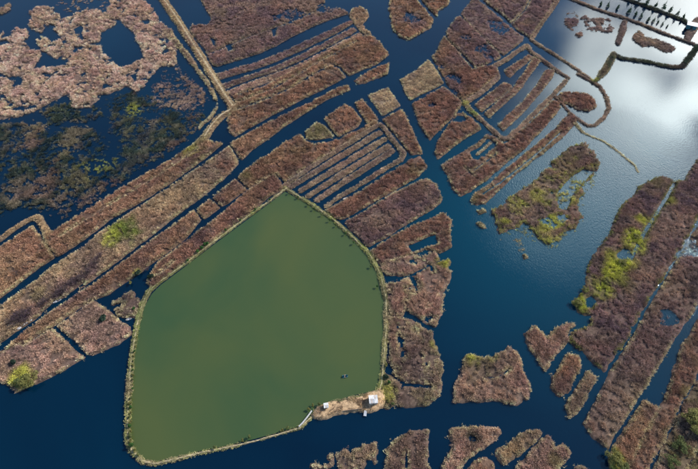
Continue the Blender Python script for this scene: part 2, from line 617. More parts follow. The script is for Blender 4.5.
def colour(X, Y, pal, d, fringe, rng, fcol=None):
    p = PAL[pal]
    n1 = fbm(X, Y, 9.0, 3)[:, None]
    n2 = fbm(X, Y, 3.5, 8)[:, None]
    a = smooth((n1 - 0.36) / 0.28)
    b = smooth((n2 - 0.5) / 0.25)
    col = p[1] * (1 - a) + p[0] * a
    col = col * (1 - b * 0.7) + p[2] * b * 0.7
    # drifts of other species: straw, olive sedge, dark old stems
    for sc, sd, nm, k_ in ((12.0, 71, 'straw', .3), (10.0, 83, 'olive', .18), (8.0, 97, 'thicket', .35), (15.0, 103, 'red', .35)):
        w = (smooth((fbm(X, Y, sc, sd, 4) - 0.55) / 0.12) * k_)[:, None]
        col = col * (1 - w) + PAL[nm][0] * w
    warp = (fbm(X, Y, 5.0, 21) - 0.5)
    for i, t in enumerate(TINTS):
        dd = np.hypot(X - T_XY[i, 0], Y - T_XY[i, 1])
        w = smooth(1.35 - dd / T_R[i] + warp * 1.6) * t[4]
        k = np.nonzero(w > 0.01)[0]
        if len(k):
            q = PAL[t[3]]
            tcol = q[0] * (1 - b[k]) + q[1] * b[k]
            col[k] = col[k] * (1 - w[k, None]) + tcol * w[k, None]
    if fringe > 0:
        w = (smooth(1.25 - d / 1.05) * smooth((fbm(X, Y, 6.0, 33) - 0.2) / 0.3) * fringe)[:, None]
        col = col * (1 - w) + (FRINGE if fcol is None else fcol) * w
    col = col * rng.uniform(0.55, 1.4, (len(X), 1)) * (0.80 + 0.38 * smooth((fbm(X, Y, 1.5, 51, 2)[:, None] - 0.3) / 0.4))
    return np.clip(col * AL, 0.01, 0.8)


def metre_per_px(Y):
    # width of one photo pixel on the ground at distance Y in front of the camera
    return (Y * CP + CAM_H * SPI) / FPX


# ------------------------------------------------------------------ one bed of marsh: ground + reeds
NBED = [0]


def bed(name, label, cat, poly, pal='brown', group=None, h=0.45, rag=0.26, grow=0.3, loose=None, cuts=(), holes=(), patch=None, dens=1.0, tall=1.0,
        fringe=0.8, flood=(), bare=(), line=None, width=None, grass=False, ground=None, fcol=None, kind=None, sparse=0.0):
    NBED[0] += 1
    seed = NBED[0] * 31
    rng = np.random.default_rng(seed)
    if line is not None and grow == 0.3:
        grow = -0.05
    if line is not None:                     # a dike given by its centre line and width(s) in photo pixels
        L = GP(line)
        ws = width if isinstance(width, (list, tuple)) else [width] * len(line)
        wm = np.array([w_ * metre_per_px(p[1]) for w_, p in zip(ws, L)])
        pts = L
        mn, mx = L.min(0) - wm.max(), L.max(0) + wm.max()

        def base(X, Y):
            r = np.full(X.shape, -1e9)
            for i in range(len(L) - 1):
                dd = L[i + 1] - L[i]
                t = np.clip(((X - L[i][0]) * dd[0] + (Y - L[i][1]) * dd[1]) / max(dd @ dd, 1e-9), 0, 1)
                r = np.maximum(r, (wm[i] + (wm[i + 1] - wm[i]) * t) / 2 - np.hypot(X - L[i][0] - t * dd[0], Y - L[i][1] - t * dd[1]))
            return r
        thick = wm.mean()
    else:
        pts = GP(poly)
        mn, mx = pts.min(0), pts.max(0)
        x, y = pts[:, 0], pts[:, 1]
        A = abs(np.dot(x, np.roll(y, -1)) - np.dot(y, np.roll(x, -1))) / 2
        per = np.hypot(x - np.roll(x, 1), y - np.roll(y, 1)).sum()
        thick = 4 * A / per

        def base(X, Y):
            return poly_sd(X, Y, pts)
    rag_ = min(rag, thick * 0.16)
    cutm = [(GP(c), w_) for c, w_ in cuts]
    holem = [GP(c) for c in holes]
    floodm = [(gp(c[0], c[1]), c[2] * metre_per_px(gp(c[0], c[1])[1]), c[3]) for c in flood]
    barem = [(GP(c), w_) for c, w_ in bare]
    if loose:
        h = 0.02

    def dist(X, Y):
        d = base(X, Y) + grow + rag_ * 2.6 * (fbm(X, Y, 4.0, seed, 4) - 0.47) + rag_ * 1.0 * (vnoise(X / 0.9, Y / 0.9, seed + 5) - 0.5)
        for c, w_ in cutm:
            d = np.minimum(d, line_dist(X, Y, c) - w_ / 2 + 0.25 * (vnoise(X, Y, seed + 2) - 0.5))
        for c in holem:
            d = np.minimum(d, -poly_sd(X, Y, c) + 1.4 * (fbm(X, Y, 3.0, seed + 9) - 0.5))
        if patch:
            sc, thr, k = patch
            d = np.minimum(d, (fbm(X, Y, sc, seed + 77, 5) - thr) * k)
        return d

    def height(X, Y, d):
        z = h * np.tanh(d / 0.55) + np.where(d > 0.2, 0.22 * h * (fbm(X, Y, 2.2, seed + 3, 3) - 0.5), 0)
        for c, r_, k in floodm:
            w_ = smooth(1.3 - np.hypot(X - c[0], Y - c[1]) / r_ + 1.8 * (fbm(X, Y, 5.0, seed + 41) - 0.5))
            z = z - w_ * k * 2.2
        return z
    cell = float(np.clip(thick * 0.16, 0.32, 0.75))
    gx = np.arange(mn[0] - 1.5, mx[0] + 1.5 + cell, cell)
    gy = np.arange(mn[1] - 1.5, mx[1] + 1.5 + cell, cell)
    X, Y = np.meshgrid(gx, gy)
    D = dist(X, Y)
    Zh = height(X, Y, D)
    ny, nx = X.shape
    zc = np.maximum(np.maximum(Zh[:-1, :-1], Zh[1:, 1:]), np.maximum(Zh[:-1, 1:], Zh[1:, :-1]))
    jj, ii = np.nonzero(zc > (-0.06 if not loose else 9.0))
    v00 = jj * nx + ii
    Fq = np.stack([v00, v00 + 1, v00 + nx + 1, v00 + nx], 1)
    used = np.unique(Fq)
    remap = np.zeros(nx * ny, np.int64)
    remap[used] = np.arange(len(used))
    Fq = remap[Fq]
    jx = rng.uniform(-0.18, 0.18, (len(used), 2)) * cell
    Vx = np.stack([X.ravel()[used] + jx[:, 0], Y.ravel()[used] + jx[:, 1], Zh.ravel()[used]], 1)
    me = bpy.data.meshes.new('ground')
    me.vertices.add(len(Vx))
    me.vertices.foreach_set('co', Vx.astype(np.float32).ravel())
    me.loops.add(len(Fq) * 4)
    me.loops.foreach_set('vertex_index', Fq.astype(np.int32).ravel())
    me.polygons.add(len(Fq))
    me.polygons.foreach_set('loop_start', np.arange(0, len(Fq) * 4, 4, dtype=np.int32))
    me.polygons.foreach_set('loop_total', np.full(len(Fq), 4, np.int32))
    me.polygons.foreach_set('use_smooth', np.ones(len(Fq), bool))
    me.update(calc_edges=True)
    gcol = np.tile(LITTER if ground is None else ground, (len(Vx), 1))
    dg_ = D.ravel()[used]
    if ground is None:
        gcol = 0.26 * gcol + 0.16 * colour(Vx[:, 0], Vx[:, 1], pal, dg_, 0, rng) / AL
    w_ = smooth(1 - dg_ / 0.6)[:, None] * 0.6
    gcol = gcol * (1 - w_) + MUD * w_
    for c, bw in barem:
        w_ = smooth(1.4 - line_dist(Vx[:, 0], Vx[:, 1], c) / (bw / 2) + 0.5 * (fbm(Vx[:, 0], Vx[:, 1], 1.5, 4) - 0.5))[:, None]
        gcol = gcol * (1 - w_) + SAND * w_
    a = me.attributes.new('tint', 'FLOAT_COLOR', 'POINT')
    c4 = np.ones((len(Vx), 4), np.float32)
    c4[:, :3] = gcol
    a.data.foreach_set('color', c4.ravel())
    me.materials.append(M_GROUND)
    # root at the middle of the bed
    ctr = (float(pts[:, 0].mean()), float(pts[:, 1].mean()))
    root = empty(name, (ctr[0], ctr[1], 0))
    if kind:
        tag(root, kind=kind)
    tag(root, label, cat, group)
    if not loose:
        go = bpy.data.objects.new('ground', me)
        C.objects.link(go)
        go.parent = root
        go.location = (-ctr[0], -ctr[1], 0)
    # reeds
    dm = float(np.clip(0.34 / metre_per_px(ctr[1]), 0.5, 1.05))
    dens = dens * (2.4 if loose else 1.0)
    per_m2 = (8.5 if not grass else 10.0) * dens * dm
    if per_m2 > 0.01:
        area = (mx[0] - mn[0] + 2) * (mx[1] - mn[1] + 2)
        n = int(area * per_m2)
        xs = rng.uniform(mn[0] - 1, mx[0] + 1, n)
        ys = rng.uniform(mn[1] - 1, mx[1] + 1, n)
        d = dist(xs, ys)
        ok = d > (0.28 if line is None else 0.08)
        if line is None:                      # stems thinning out into the shallows
            ok |= (d > -0.75) & (rng.random(n) < 0.10 * smooth((fbm(xs, ys, 3.0, seed + 90) - 0.4) / 0.2))
        # natural openings in the stand
        op = fbm(xs, ys, 1.5, seed + 57, 3)
        big = fbm(xs, ys, 11.0, seed + 58, 2)
        ok &= op > 0.235 + 0.34 * big + sparse - (0.15 if line is not None else 0)
        # winding trails and cracks through the stand
        if line is None and not loose:
            ok &= np.abs(fbm(xs, ys, 13.0, seed + 60, 3) - 0.5) > 0.0075
            ok &= np.abs(fbm(xs + 50, ys, 6.0, seed + 61, 3) - 0.52) > 0.006
        if loose:
            pr = smooth((fbm(xs, ys, loose[0], seed + 62, 4) - loose[1]) / 0.12) * smooth(fbm(xs, ys, loose[0] * 6, seed + 63, 3) * 2.2 - 0.45)
            ok &= rng.random(n) < pr * loose[2]
        for c, bw in barem:
            ok &= line_dist(xs, ys, c) > bw / 2 * rng.uniform(0.8, 1.3, n)
        xs, ys, d = xs[ok], ys[ok], d[ok]
        zh = height(xs, ys, d)
        kp = (zh > 0.02) | (rng.random(len(xs)) < 0.16)
        xs, ys, d, zh = xs[kp], ys[kp], d[kp], zh[kp]
        zz = np.maximum(zh - 0.05, -0.1)
        cols = colour(xs, ys, pal, d, fringe, rng, fcol)
        s = rng.uniform(0.72, 1.18, len(xs)) * (0.84 + 0.35 * fbm(xs, ys, 6.0, 91)) / math.sqrt(dm) ** 0.8
        edge = 0.62 + 0.38 * smooth(d / 1.0)
        scl = np.stack([s, s, s * tall * edge * (0.75 + 0.5 * fbm(xs, ys, 4.0, 66))], 1)
        P_ = np.stack([xs - ctr[0], ys - ctr[1], zz], 1)
        if len(xs):
            scatter('grass' if grass else 'reeds', P_, cols, scl, NG_GRASS if grass else NG_REED, root, rng, 4 if grass else 5)
    return root


# ================================================================== the setting: water
S = 6000.0
wsheet = mesh_obj('water', [(-S, -S, 0), (S, -S, 0), (S, S, 0), (-S, S, 0)], [(0, 1, 2, 3)], M_WATER)
tag(wsheet, 'dark blue marsh water between the reed beds', 'water', kind='structure')

POND = [(285, 192), (308, 204), (330, 219), (350, 237), (367, 254), (378, 275), (383.5, 300), (383.5, 330), (381, 360), (379, 383), (374, 391),
        (355, 395), (335, 401), (322, 406), (313, 413), (300, 426), (280, 432), (255, 439), (230, 445), (200, 451), (175, 457), (156, 461.5), (144, 459),
        (134.5, 450), (130.5, 437), (130.5, 415), (132, 390), (134, 360), (139, 330), (144.5, 307), (152, 294), (161, 285), (185, 267), (215, 244), (250, 218)]
pw = GP(POND)
pond = mesh_obj('pond_water', [(p[0], p[1], 0.14) for p in pw], [tuple(range(len(pw)))[::-1]], M_POND)
if pond.data.polygons[0].normal.z < 0:
    pond.data.flip_normals()
tag(pond, 'still green water of the large fish pond', 'pond water', kind='structure')

# ================================================================== the beds
zA = lambda *p: Z(0, 0, 3.9886, *p)
zB = lambda *p: Z(175, 0, 3.9886, *p)
zC = lambda *p: Z(350, 0, 3.9886, *p)
zD = lambda *p: Z(523, 0, 3.9886, *p)
zF = lambda *p: Z(175, 117, 3.9886, *p)
zG = lambda *p: Z(350, 117, 3.9886, *p)
zK = lambda *p: Z(350, 234, 3.9886, *p)
zI = lambda *p: Z(380, 352, 3.9886, *p)
zJ = lambda *p: Z(523, 352, 3.9886, *p)
zT = lambda *p: Z(200, 0, 2.908, *p)
zU = lambda *p: Z(380, 0, 2.908, *p)
zW = lambda *p: Z(440, 120, 2.605, *p)
zX = lambda *p: Z(518, 290, 2.622, *p)
zY = lambda *p: Z(340, 300, 2.775, *p)
zV = lambda *p: Z(440, 40, 3.878, *p)
zQ = lambda *p: Z(430, 130, 6.7, *p)
zN = lambda *p: Z(220, 100, 2.908, *p)
zR = lambda *p: Z(600, 380, 5.265, *p)
MATS = 'pink reed mats in the flooded upper left field'

# --- upper left marsh
bed('reed_mat', 'small pink reed mat standing apart in blue water near the upper left corner', 'reed mat',
    zA((118, 45), (150, 30), (195, 28), (220, 45), (240, 80), (235, 100), (200, 95), (180, 105), (165, 130), (130, 120), (115, 95), (130, 70)), 'mat', MATS, rag=1.5, fringe=.4, patch=(3.6, .32, 5))
bed('reed_mat', 'hook-shaped pink reed mat with a water hole, left of the square pool', 'reed mat',
    zA((235, 90), (290, 60), (340, 45), (390, 40), (410, 60), (440, 80), (465, 90), (440, 115), (405, 130), (395, 165), (340, 178), (300, 190), (275, 225), (240, 240), (200, 225), (160, 190), (148, 165), (165, 152), (200, 165), (235, 170), (245, 150), (225, 120)),
    'mat', MATS, rag=1.4, fringe=.4, patch=(3.6, .33, 5), holes=[zA((295, 115), (325, 100), (335, 120), (325, 138), (300, 135))])
bed('reed_mat', 'broad pink reed mat touching the left edge of the picture', 'reed mat',
    zA((-40, 200), (0, 190), (40, 175), (95, 170), (120, 205), (160, 205), (165, 230), (140, 260), (120, 285), (80, 305), (30, 305), (0, 290), (-40, 295)), 'mat', MATS, rag=1.4, fringe=.4, patch=(3.6, .325, 5))
bed('reed_mat', 'little two-lobed pink reed mat above the broad mat at the left edge', 'reed mat',
    zA((-30, 140), (0, 130), (35, 120), (60, 110), (110, 120), (115, 140), (85, 165), (60, 175), (30, 160), (0, 160), (-30, 165)), 'mat', MATS, rag=1.3, fringe=.4, patch=(7, .40, 14))
bed('reed_mat', 'thin sparse reed mat in the extreme upper left corner', 'reed mat',
    zA((-30, 50), (0, 40), (20, 20), (70, 5), (85, 10), (60, 30), (20, 50), (0, 58), (-30, 62)), 'grey', MATS, rag=1.2, fringe=.4, patch=(5, .48, 14))
bed('reed_mat', 'largest pink reed mat, sloping down from the square pool to the left edge', 'reed mat',
    zA((-40, 318), (0, 312), (50, 320), (100, 310), (150, 275), (210, 270), (270, 265), (290, 220), (340, 185), (395, 182), (415, 215), (450, 250), (485, 275), (500, 310), (510, 345), (460, 365), (400, 385), (370, 430), (300, 430), (270, 370), (220, 400), (150, 440), (60, 467), (0, 478), (-40, 485)),
    'mat', MATS, rag=1.3, fringe=.4, patch=(3.6, .325, 5), holes=[zA((50, 315), (75, 305), (95, 325), (80, 345), (60, 335))], cuts=[(zA((180, 330), (225, 285)), 1.6), (zA((85, 390), (95, 450)), .7)])
bed('reed_mat', 'pink reed mat wrapping the top and right side of the square pool', 'reed mat',
    zA((440, -30), (565, -30), (570, 0), (610, 40), (640, 90), (690, 130), (702, 180), (705, 250), (690, 262), (640, 265), (600, 300), (575, 345), (540, 370), (510, 335), (492, 290), (495, 272), (530, 258), (580, 235), (560, 180), (530, 130), (485, 80), (440, 75), (420, 60), (440, 30)),
    'mat', MATS, rag=1.3, fringe=.4, patch=(3.6, .325, 5), holes=[zA((570, 85), (590, 75), (600, 95), (580, 105))])
bed('reed_fringe', 'thin pale reed fringe along the channel beside the long tan dike', 'reed fringe',
    None, 'grey', line=[(168, 32), (175, 42), (186, 54), (196, 68), (208, 84), (215, 97), (216.5, 108), (211, 118), (203, 124), (196, 133)], width=[6, 7, 6, 4, 4, 3.5, 3.5, 3, 3, 2], rag=1.2, patch=(7, .36, 10))
bed('reed_patch', 'mottled grey-green patch of drowned growth above the zigzag dike', 'reed patch',
    [(28, 160), (60, 150), (92, 150), (118, 160), (120, 182), (100, 198), (78, 212), (62, 219), (48, 212), (20, 208), (-6, 218), (-8, 190), (5, 172)], 'drowned', rag=2.5, loose=(2.2, .28, 1.0), fringe=0, tall=.8)
bed('reed_patch', 'ragged brown reed patch in dark water below the largest pink mat', 'reed patch',
    [(40, 112), (60, 102), (80, 100), (98, 104), (104, 116), (80, 124), (50, 124)], 'drowned', rag=2.5, loose=(2.2, .30, 1.0), fringe=0, tall=.8)
bed('reed_patch', 'scattered greenish tussocks in dark water under the square pool', 'reed patch',
    [(110, 95), (130, 92), (150, 98), (165, 108), (180, 118), (185, 140), (160, 160), (135, 172), (120, 150), (112, 125)], 'drowned', rag=2.5, loose=(1.5, .28, 1.0), fringe=0, tall=.6)
bed('reed_patch', 'small drowned tussocks in the dark water at the left edge', 'reed patch',
    [(-8, 125), (20, 122), (50, 128), (90, 128), (112, 140), (100, 152), (60, 148), (25, 160), (0, 172), (-8, 180)], 'drowned', rag=2.5, loose=(1.5, .29, 1.0), fringe=0, tall=.6)
bed('reed_patch', 'thin bright tussocks floating in the blue water above the hook-shaped mat', 'reed patch',
    [(60, -6), (108, -6), (106, 10), (90, 10), (70, 14), (58, 6)], 'grey', rag=2.5, loose=(2.0, .50, .6), fringe=0, tall=.4)

bed('reed_patch', 'faint greyish specks of drowned stems across the dark flooded field', 'reed patch',
    [(118, 150), (150, 125), (180, 112), (205, 112), (200, 128), (175, 148), (150, 166), (122, 182)], 'drowned', rag=2.5, loose=(1.4, .31, .9), fringe=0, tall=.5)
bed('reed_patch', 'faint specks of drowned stems below the pink mat right of the square pool', 'reed patch',
    [(150, 92), (165, 72), (178, 66), (192, 80), (206, 98), (205, 110), (178, 110), (155, 106)], 'grey', rag=2.5, loose=(2.0, .30, .9), fringe=0, tall=.5)
# --- dikes of the left half
bed('dike', 'long straight tan dike running from the top edge down to the channel junction', 'dike', None, 'tan',
    line=[(156, -12), (163, 0), (176, 18.5), (200, 56), (222, 92), (233, 108)], width=[8, 8, 8.5, 8.5, 8, 9], h=.9, dens=.8, tall=.4, rag=.35, bare=[([(157, -12), (164, 0), (177, 18.5), (201, 56), (223, 92), (233, 107)], 1.1)], fringe=.5)
bed('dike', 'curved tan dike bending down-left from the channel junction', 'dike', None, 'tan',
    line=[(238, 104), (230, 112), (221, 117), (212, 127), (205, 138), (199, 143)], width=[7, 9, 9, 8, 9, 8], h=.9, dens=.8, tall=.4, rag=.35, bare=[([(236, 105), (230, 111), (221, 116), (212, 126), (205, 137)], 1.0)], fringe=.5)
bed('dike', 'narrow zigzag tan dike at the left edge beside the flooded field', 'dike', None, 'tan',
    line=[(-8, 245), (0, 240), (16, 228), (31, 219.5), (38, 217.5), (44, 227), (51, 236)], width=[6, 6, 6, 6, 6.5, 8, 6], h=.8, dens=.9, tall=.45, rag=.35, fringe=.4)
bed('reed_strip', 'uppermost long brown reed strip bordering the dark flooded field', 'reed strip',
    [(54, 231.5), (75, 218), (108, 197), (140, 178), (175, 158), (190, 147), (202, 140), (222, 144), (205, 158.5), (190, 169.5), (175, 180), (150, 196.5), (135, 205.5), (110, 219.5), (96, 231), (75, 246), (58, 256.5), (50, 248), (43, 235), (47, 233)],
    'brown', cuts=[([(198, 149), (175, 165), (140, 187), (108, 206), (83, 222), (62, 236)], .45)], dens=1.1)
bed('reed_block', 'brown wedge-shaped reed block below the zigzag dike at the left edge', 'reed block',
    [(-10, 254), (0, 248.5), (15, 238.5), (29, 229), (33, 226), (40, 237), (48, 249), (54, 258), (38, 268), (15, 286.5), (0, 298), (-10, 306)], 'brown', dens=1.1)
bed('reed_strip', 'long strip with a bright green grass patch and violet shrubs, second from the flooded field', 'reed strip',
    [(229, 147), (236, 157), (238, 164), (225, 177.5), (207.5, 193), (190, 205.5), (175, 216.5), (155, 233), (130, 252), (100, 274), (83, 287), (61, 299), (45, 311), (35, 319), (15, 332), (0, 343), (-10, 350), (-10, 314), (0, 307.5), (12.5, 298.5), (32.5, 284), (60, 262.5), (90, 243), (97, 235.5), (138, 209), (153, 199.5), (175, 184), (190, 174), (205, 164.5), (221, 153)],
    'straw', cuts=[([(60, 302), (85, 283)], .8), ([(44, 313), (55, 303)], 1.2)], dens=1.05)
bed('reed_strip', 'long brown strip in front of the green-patched strip, ending at the left edge', 'reed strip',
    [(175, 225), (163, 233), (135, 253.5), (105, 276.5), (75, 296.5), (50, 313.5), (25, 332.5), (5, 350), (0, 353), (18, 343.5), (24, 345), (40, 334), (54, 326), (78, 309), (93, 299.5), (97, 298), (108, 295), (118, 287), (128, 280), (140, 273), (155, 261), (175, 247), (186, 238), (201, 220), (194, 211)],
    'brown', cuts=[([(196, 210), (203, 221)], .8)], dens=1.1)
bed('reed_block', 'square brown reed block between two cross ditches, second left of the pond tip', 'reed block',
    zF((86, 372), (140, 332), (178, 363), (116, 408)), 'red', 'reed blocks in the strip above the pond', dens=1.1)
bed('reed_block', 'brown reed block just left of the pale olive corner above the pond tip', 'reed block',
    zF((150, 322), (240, 252), (284, 290), (200, 352), (186, 356)), 'red', 'reed blocks in the strip above the pond', dens=1.1)
bed('reed_block', 'left corner block with a yellow-green tree, above the wide navy water', 'reed block',
    [(-10, 376), (0, 381), (11.5, 387), (17, 392), (38, 383), (58, 373), (84, 358), (52, 329), (25, 346.5), (18, 345), (0, 355), (-10, 362)], 'pink', dens=1.1, tall=.9)
bed('reed_block', 'pinkish block with dark shrubs, right of the dark ditch above the navy water', 'reed block',
    [(58, 326.5), (75, 314), (94, 301.5), (110, 312), (122, 323), (130, 327), (132, 334), (119, 344), (104, 350), (93, 355), (88, 354), (75, 340.5), (62, 330)], 'pink', dens=1.05, tall=.9)
bed('reed_block', 'small messy triangle of reeds tucked against the left pond bank', 'reed block',
    [(112, 304), (120, 297), (133, 292), (140, 302), (137, 316), (128, 319), (119, 316)], 'grey', dens=.9, patch=(3.4, .31, 6))
bed('reed_strip', 'red-brown strip hugging the upper left bank of the green pond', 'reed strip',
    [(274, 174), (260, 183), (246, 193), (222, 214), (199, 232), (175, 251), (160, 262), (151, 274), (146, 283), (152, 287), (158, 284), (175, 271.5), (200, 252.5), (227, 230), (248, 214), (270, 196), (283, 189), (281, 182)],
    'red', dens=1.1, cuts=[([(150, 281), (163, 271), (174, 262)], .5)])
bed('reed_block', 'wide red-brown block between the olive corner and the comb-shaped basin', 'reed block',
    [(244, 172), (250, 168), (258, 161), (270, 155), (285, 142.5), (300, 135), (305, 141.5), (315, 145), (325, 143), (340, 139.5), (357, 131), (376, 121), (378, 123.5), (360, 133), (335, 149), (310, 165), (296, 174), (285, 182.5), (277, 174), (262, 180), (249, 188), (238, 178)],
    'brown', dens=1.1)
bed('reed_block', 'small olive-green square block beside the blue channel', 'reed block', zT((305, 385), (340, 355), (365, 370), (388, 398), (340, 408), (310, 405)), 'olive', dens=1.0, tall=.6, fringe=1.0)
bed('reed_block', 'rounded brown block between the olive square and the pale straw square', 'reed block', zT((362, 345), (420, 305), (445, 320), (470, 350), (460, 368), (402, 398), (388, 384)), 'brown', dens=1.0)
bed('reed_block', 'narrow brown finger of reeds just left of the pale straw square', 'reed block', zT((450, 300), (473, 290), (518, 348), (490, 362), (466, 330)), 'brown', dens=1.0)
bed('reed_block', 'pale straw-coloured square block on the left side of the main channel', 'reed block', zT((490, 280), (545, 255), (583, 308), (530, 337)), 'straw', dens=1.2, tall=.6, fringe=1.0)
bed('reed_block', 'brown wedge between the comb-shaped basin and the main channel', 'reed block', [(383, 120), (401, 110), (406, 117), (415, 137), (422.5, 154), (411, 155), (401, 142)], 'brown', dens=1.0)

# --- comb-shaped basin
bed('dike', 'angular dike framing the comb-shaped basin with four parallel ridges', 'dike', None, 'ridge',
    line=[(285, 185.5), (300, 175), (315, 165), (345, 146), (377, 126), (381, 125), (391, 138), (404, 154), (401, 160), (380, 172), (350, 191), (335, 200), (326, 207)], width=[5, 5, 5, 5.4, 5.4, 5.6, 5.6, 6, 6, 5.4, 5, 4.5, 4], h=.7, dens=.9, tall=.45, rag=.3, fringe=.5)
for (a, b, c, lab) in (((291, 187), (350, 151), (379, 133), 'uppermost'), ((301, 191), (350, 160.5), (384, 140), 'second'), ((309, 196), (350, 169.5), (388, 146.5), 'third'), ((317, 200.5), (350, 178.5), (392, 151.5), 'lowest and rightmost')):
    bed('ridge', '%s of the four parallel earth ridges in the comb-shaped basin' % lab, 'ridge', None, 'ridge', 'ridges in the comb-shaped basin',
        line=[a, b, c], width=[5.4, 6.4, 6.2], h=.45, dens=1.0, tall=.45, rag=.35, fringe=.3, grow=.05)

# --- upper middle field
bed('reed_field', 'wide mauve-pink reed field along the top edge with a straight dark ditch across it', 'reed field',
    zB((105, 0), (105, -40), (590, -40), (600, 30), (640, 30), (680, 45), (690, 55), (600, 85), (540, 110), (460, 150), (400, 185), (330, 215), (250, 240), (172, 265), (152, 262), (120, 200), (60, 125), (70, 100), (130, 105), (148, 80), (125, 40)),
    'violet', dens=1.1, cuts=[(zB((140, 215), (205, 190), (280, 155), (380, 122), (470, 85), (550, 50)), 1.6)], holes=[zB((200, 180), (225, 175), (235, 205), (215, 210)), zB((385, 120), (405, 110), (402, 150), (390, 150)), zB((140, 150), (160, 160), (165, 190), (150, 180))], fringe=.5, flood=[(290, 15, 14, .5), (330, 8, 12, .6)])
RG = 'parallel reed ridges in the upper middle field'
bed('reed_ridge', 'topmost parallel reed ridge under the wide mauve field', 'reed ridge', zB((167, 300), (250, 272), (340, 247), (440, 205), (600, 132), (697, 86), (710, 92), (640, 135), (500, 202), (400, 247), (300, 282), (180, 316)), 'violet', RG, dens=1.05, rag=.3, tall=.7, grow=.42, fringe=.5)
bed('reed_ridge', 'second parallel reed ridge under the wide mauve field', 'reed ridge', zB((186, 342), (300, 302), (400, 268), (500, 222), (640, 150), (712, 112), (724, 124), (640, 170), (500, 242), (400, 285), (300, 316), (205, 352)), 'violet', RG, dens=1.05, rag=.3, tall=.7, grow=.42, fringe=.6)
bed('reed_ridge', 'third parallel reed ridge under the wide mauve field', 'reed ridge', zB((205, 368), (300, 330), (400, 298), (500, 256), (640, 183), (738, 132), (746, 146), (640, 204), (500, 280), (420, 312), (300, 354), (228, 384)), 'pink', RG, dens=1.05, rag=.3, tall=.7, grow=.42, fringe=.6)
bed('reed_ridge', 'lowest and broadest parallel reed ridge, ending in a knob by the main channel', 'reed ridge',
    zT((95, 283), (180, 257), (250, 220), (320, 182), (400, 138), (446, 113), (470, 108), (500, 108), (522, 122), (550, 160), (505, 190), (432, 220), (404, 192), (382, 186), (320, 218), (262, 255), (200, 282), (110, 315)), 'brown', RG, dens=1.05, rag=.5, cuts=[(zT((105, 302), (200, 262), (262, 232), (330, 190), (400, 152), (450, 122)), .9)])
bed('reed_islet', 'round knobbly reed islet at the right tip of the parallel ridges', 'islet', zT((432, 45), (445, 28), (465, 20), (485, 30), (490, 48), (478, 65), (470, 75), (485, 90), (498, 100), (480, 104), (462, 88), (448, 68)), 'straw', rag=.4)
bed('reed_block', 'rounded brown block below the parallel ridges, left of the blue channel', 'reed block',
    zT((80, 352), (92, 325), (112, 322), (200, 290), (262, 262), (320, 226), (380, 192), (400, 200), (424, 225), (350, 264), (300, 287), (240, 320), (180, 352), (130, 380), (102, 398), (86, 386)), 'brown', dens=1.05)
bed('reed_islet', 'small lens-shaped islet lying in the channel beside the parallel ridges', 'islet', zT((450, 235), (480, 215), (550, 185), (545, 215), (480, 242), (460, 245)), 'brown', rag=.4, fringe=1.0)
bed('reed_strip', 'slender straw-edged strip pointing into the channel below the rounded brown block', 'reed strip',
    [(229, 145), (240, 139), (268, 123), (303, 107), (337, 89), (348, 85.5), (350, 90), (330, 98), (306, 112.5), (286, 125.5), (265, 141), (252, 150), (242, 160), (236, 155)], 'brown', dens=1.05, cuts=[([(229, 144), (238, 158)], .9)])

# --- beds right of the pond
bed('reed_block', 'brown bed directly below the comb-shaped basin, reaching the main channel', 'reed block', zN((312, 322), (340, 308), (420, 262), (530, 192), (580, 165), (600, 195), (570, 225), (480, 275), (420, 310), (362, 343), (346, 345), (324, 335)), 'red', dens=1.05, grow=.6)
bed('reed_block', 'broad dusky red bed between two green ditches, right of the pond', 'reed block', zN((367, 356), (400, 340), (500, 277), (598, 232), (625, 245), (645, 290), (620, 315), (540, 360), (480, 400), (430, 425), (402, 395), (378, 375)), 'violet', dens=1.15, grow=.6)
bed('reed_block', 'red-brown bed with a dark pool, third below the comb-shaped basin', 'reed block',
    [(371, 252), (392, 238), (412, 227), (443, 214), (450, 220), (449, 237), (451, 247), (440, 252), (425, 248), (412, 254), (396, 258), (382, 266)], 'red', dens=1.0, grow=.6, holes=[[(408, 246), (425, 238), (436, 234), (438, 244), (424, 248), (412, 252)]])
bed('reed_patch', 'broken pink reed patch on the right pond bank below the red-brown bed', 'reed patch', zK((120, 140), (150, 105), (260, 92), (340, 75), (350, 108), (280, 138), (215, 163), (150, 160)), 'pink', rag=.8, grow=.9, patch=(3.6, .28, 6))
bed('reed_patch', 'large ragged pink reed patch beside the main channel, right of the pond', 'reed patch', zK((150, 205), (230, 185), (300, 150), (390, 110), (400, 180), (365, 230), (355, 320), (335, 360), (270, 330), (215, 290), (205, 330), (165, 350), (158, 250)), 'pink', rag=.8, grow=.9, patch=(3.6, .275, 6))
bed('reed_patch', 'crumbling mauve reed patch with dark pools above the water, near the white-roofed hut', 'reed patch',
    zY((135, 50), (200, 60), (250, 95), (262, 130), (278, 180), (272, 260), (235, 292), (162, 290), (150, 200), (140, 130)), 'grey', rag=.8, grow=.9, patch=(3.6, .275, 6), cuts=[(zI((30, 85), (100, 130), (200, 140)), 1.0)])
bed('reed_patch', 'dark olive scrub corner beside the white-roofed hut', 'reed patch', [(384, 372), (393, 378), (396.5, 404), (388, 409), (381, 406), (382, 390)], 'olive', rag=.6, dens=.9, tall=.6)

bed('reed_patch', 'thin dusky reeds in the narrow wet strip right of the pond bank', 'reed patch',
    [(386, 282), (396, 280), (400, 300), (398, 330), (397, 372), (388, 372), (389, 330), (389, 300)], 'violet', rag=1.0, loose=(2.2, .36, .7), fringe=0, tall=.8)
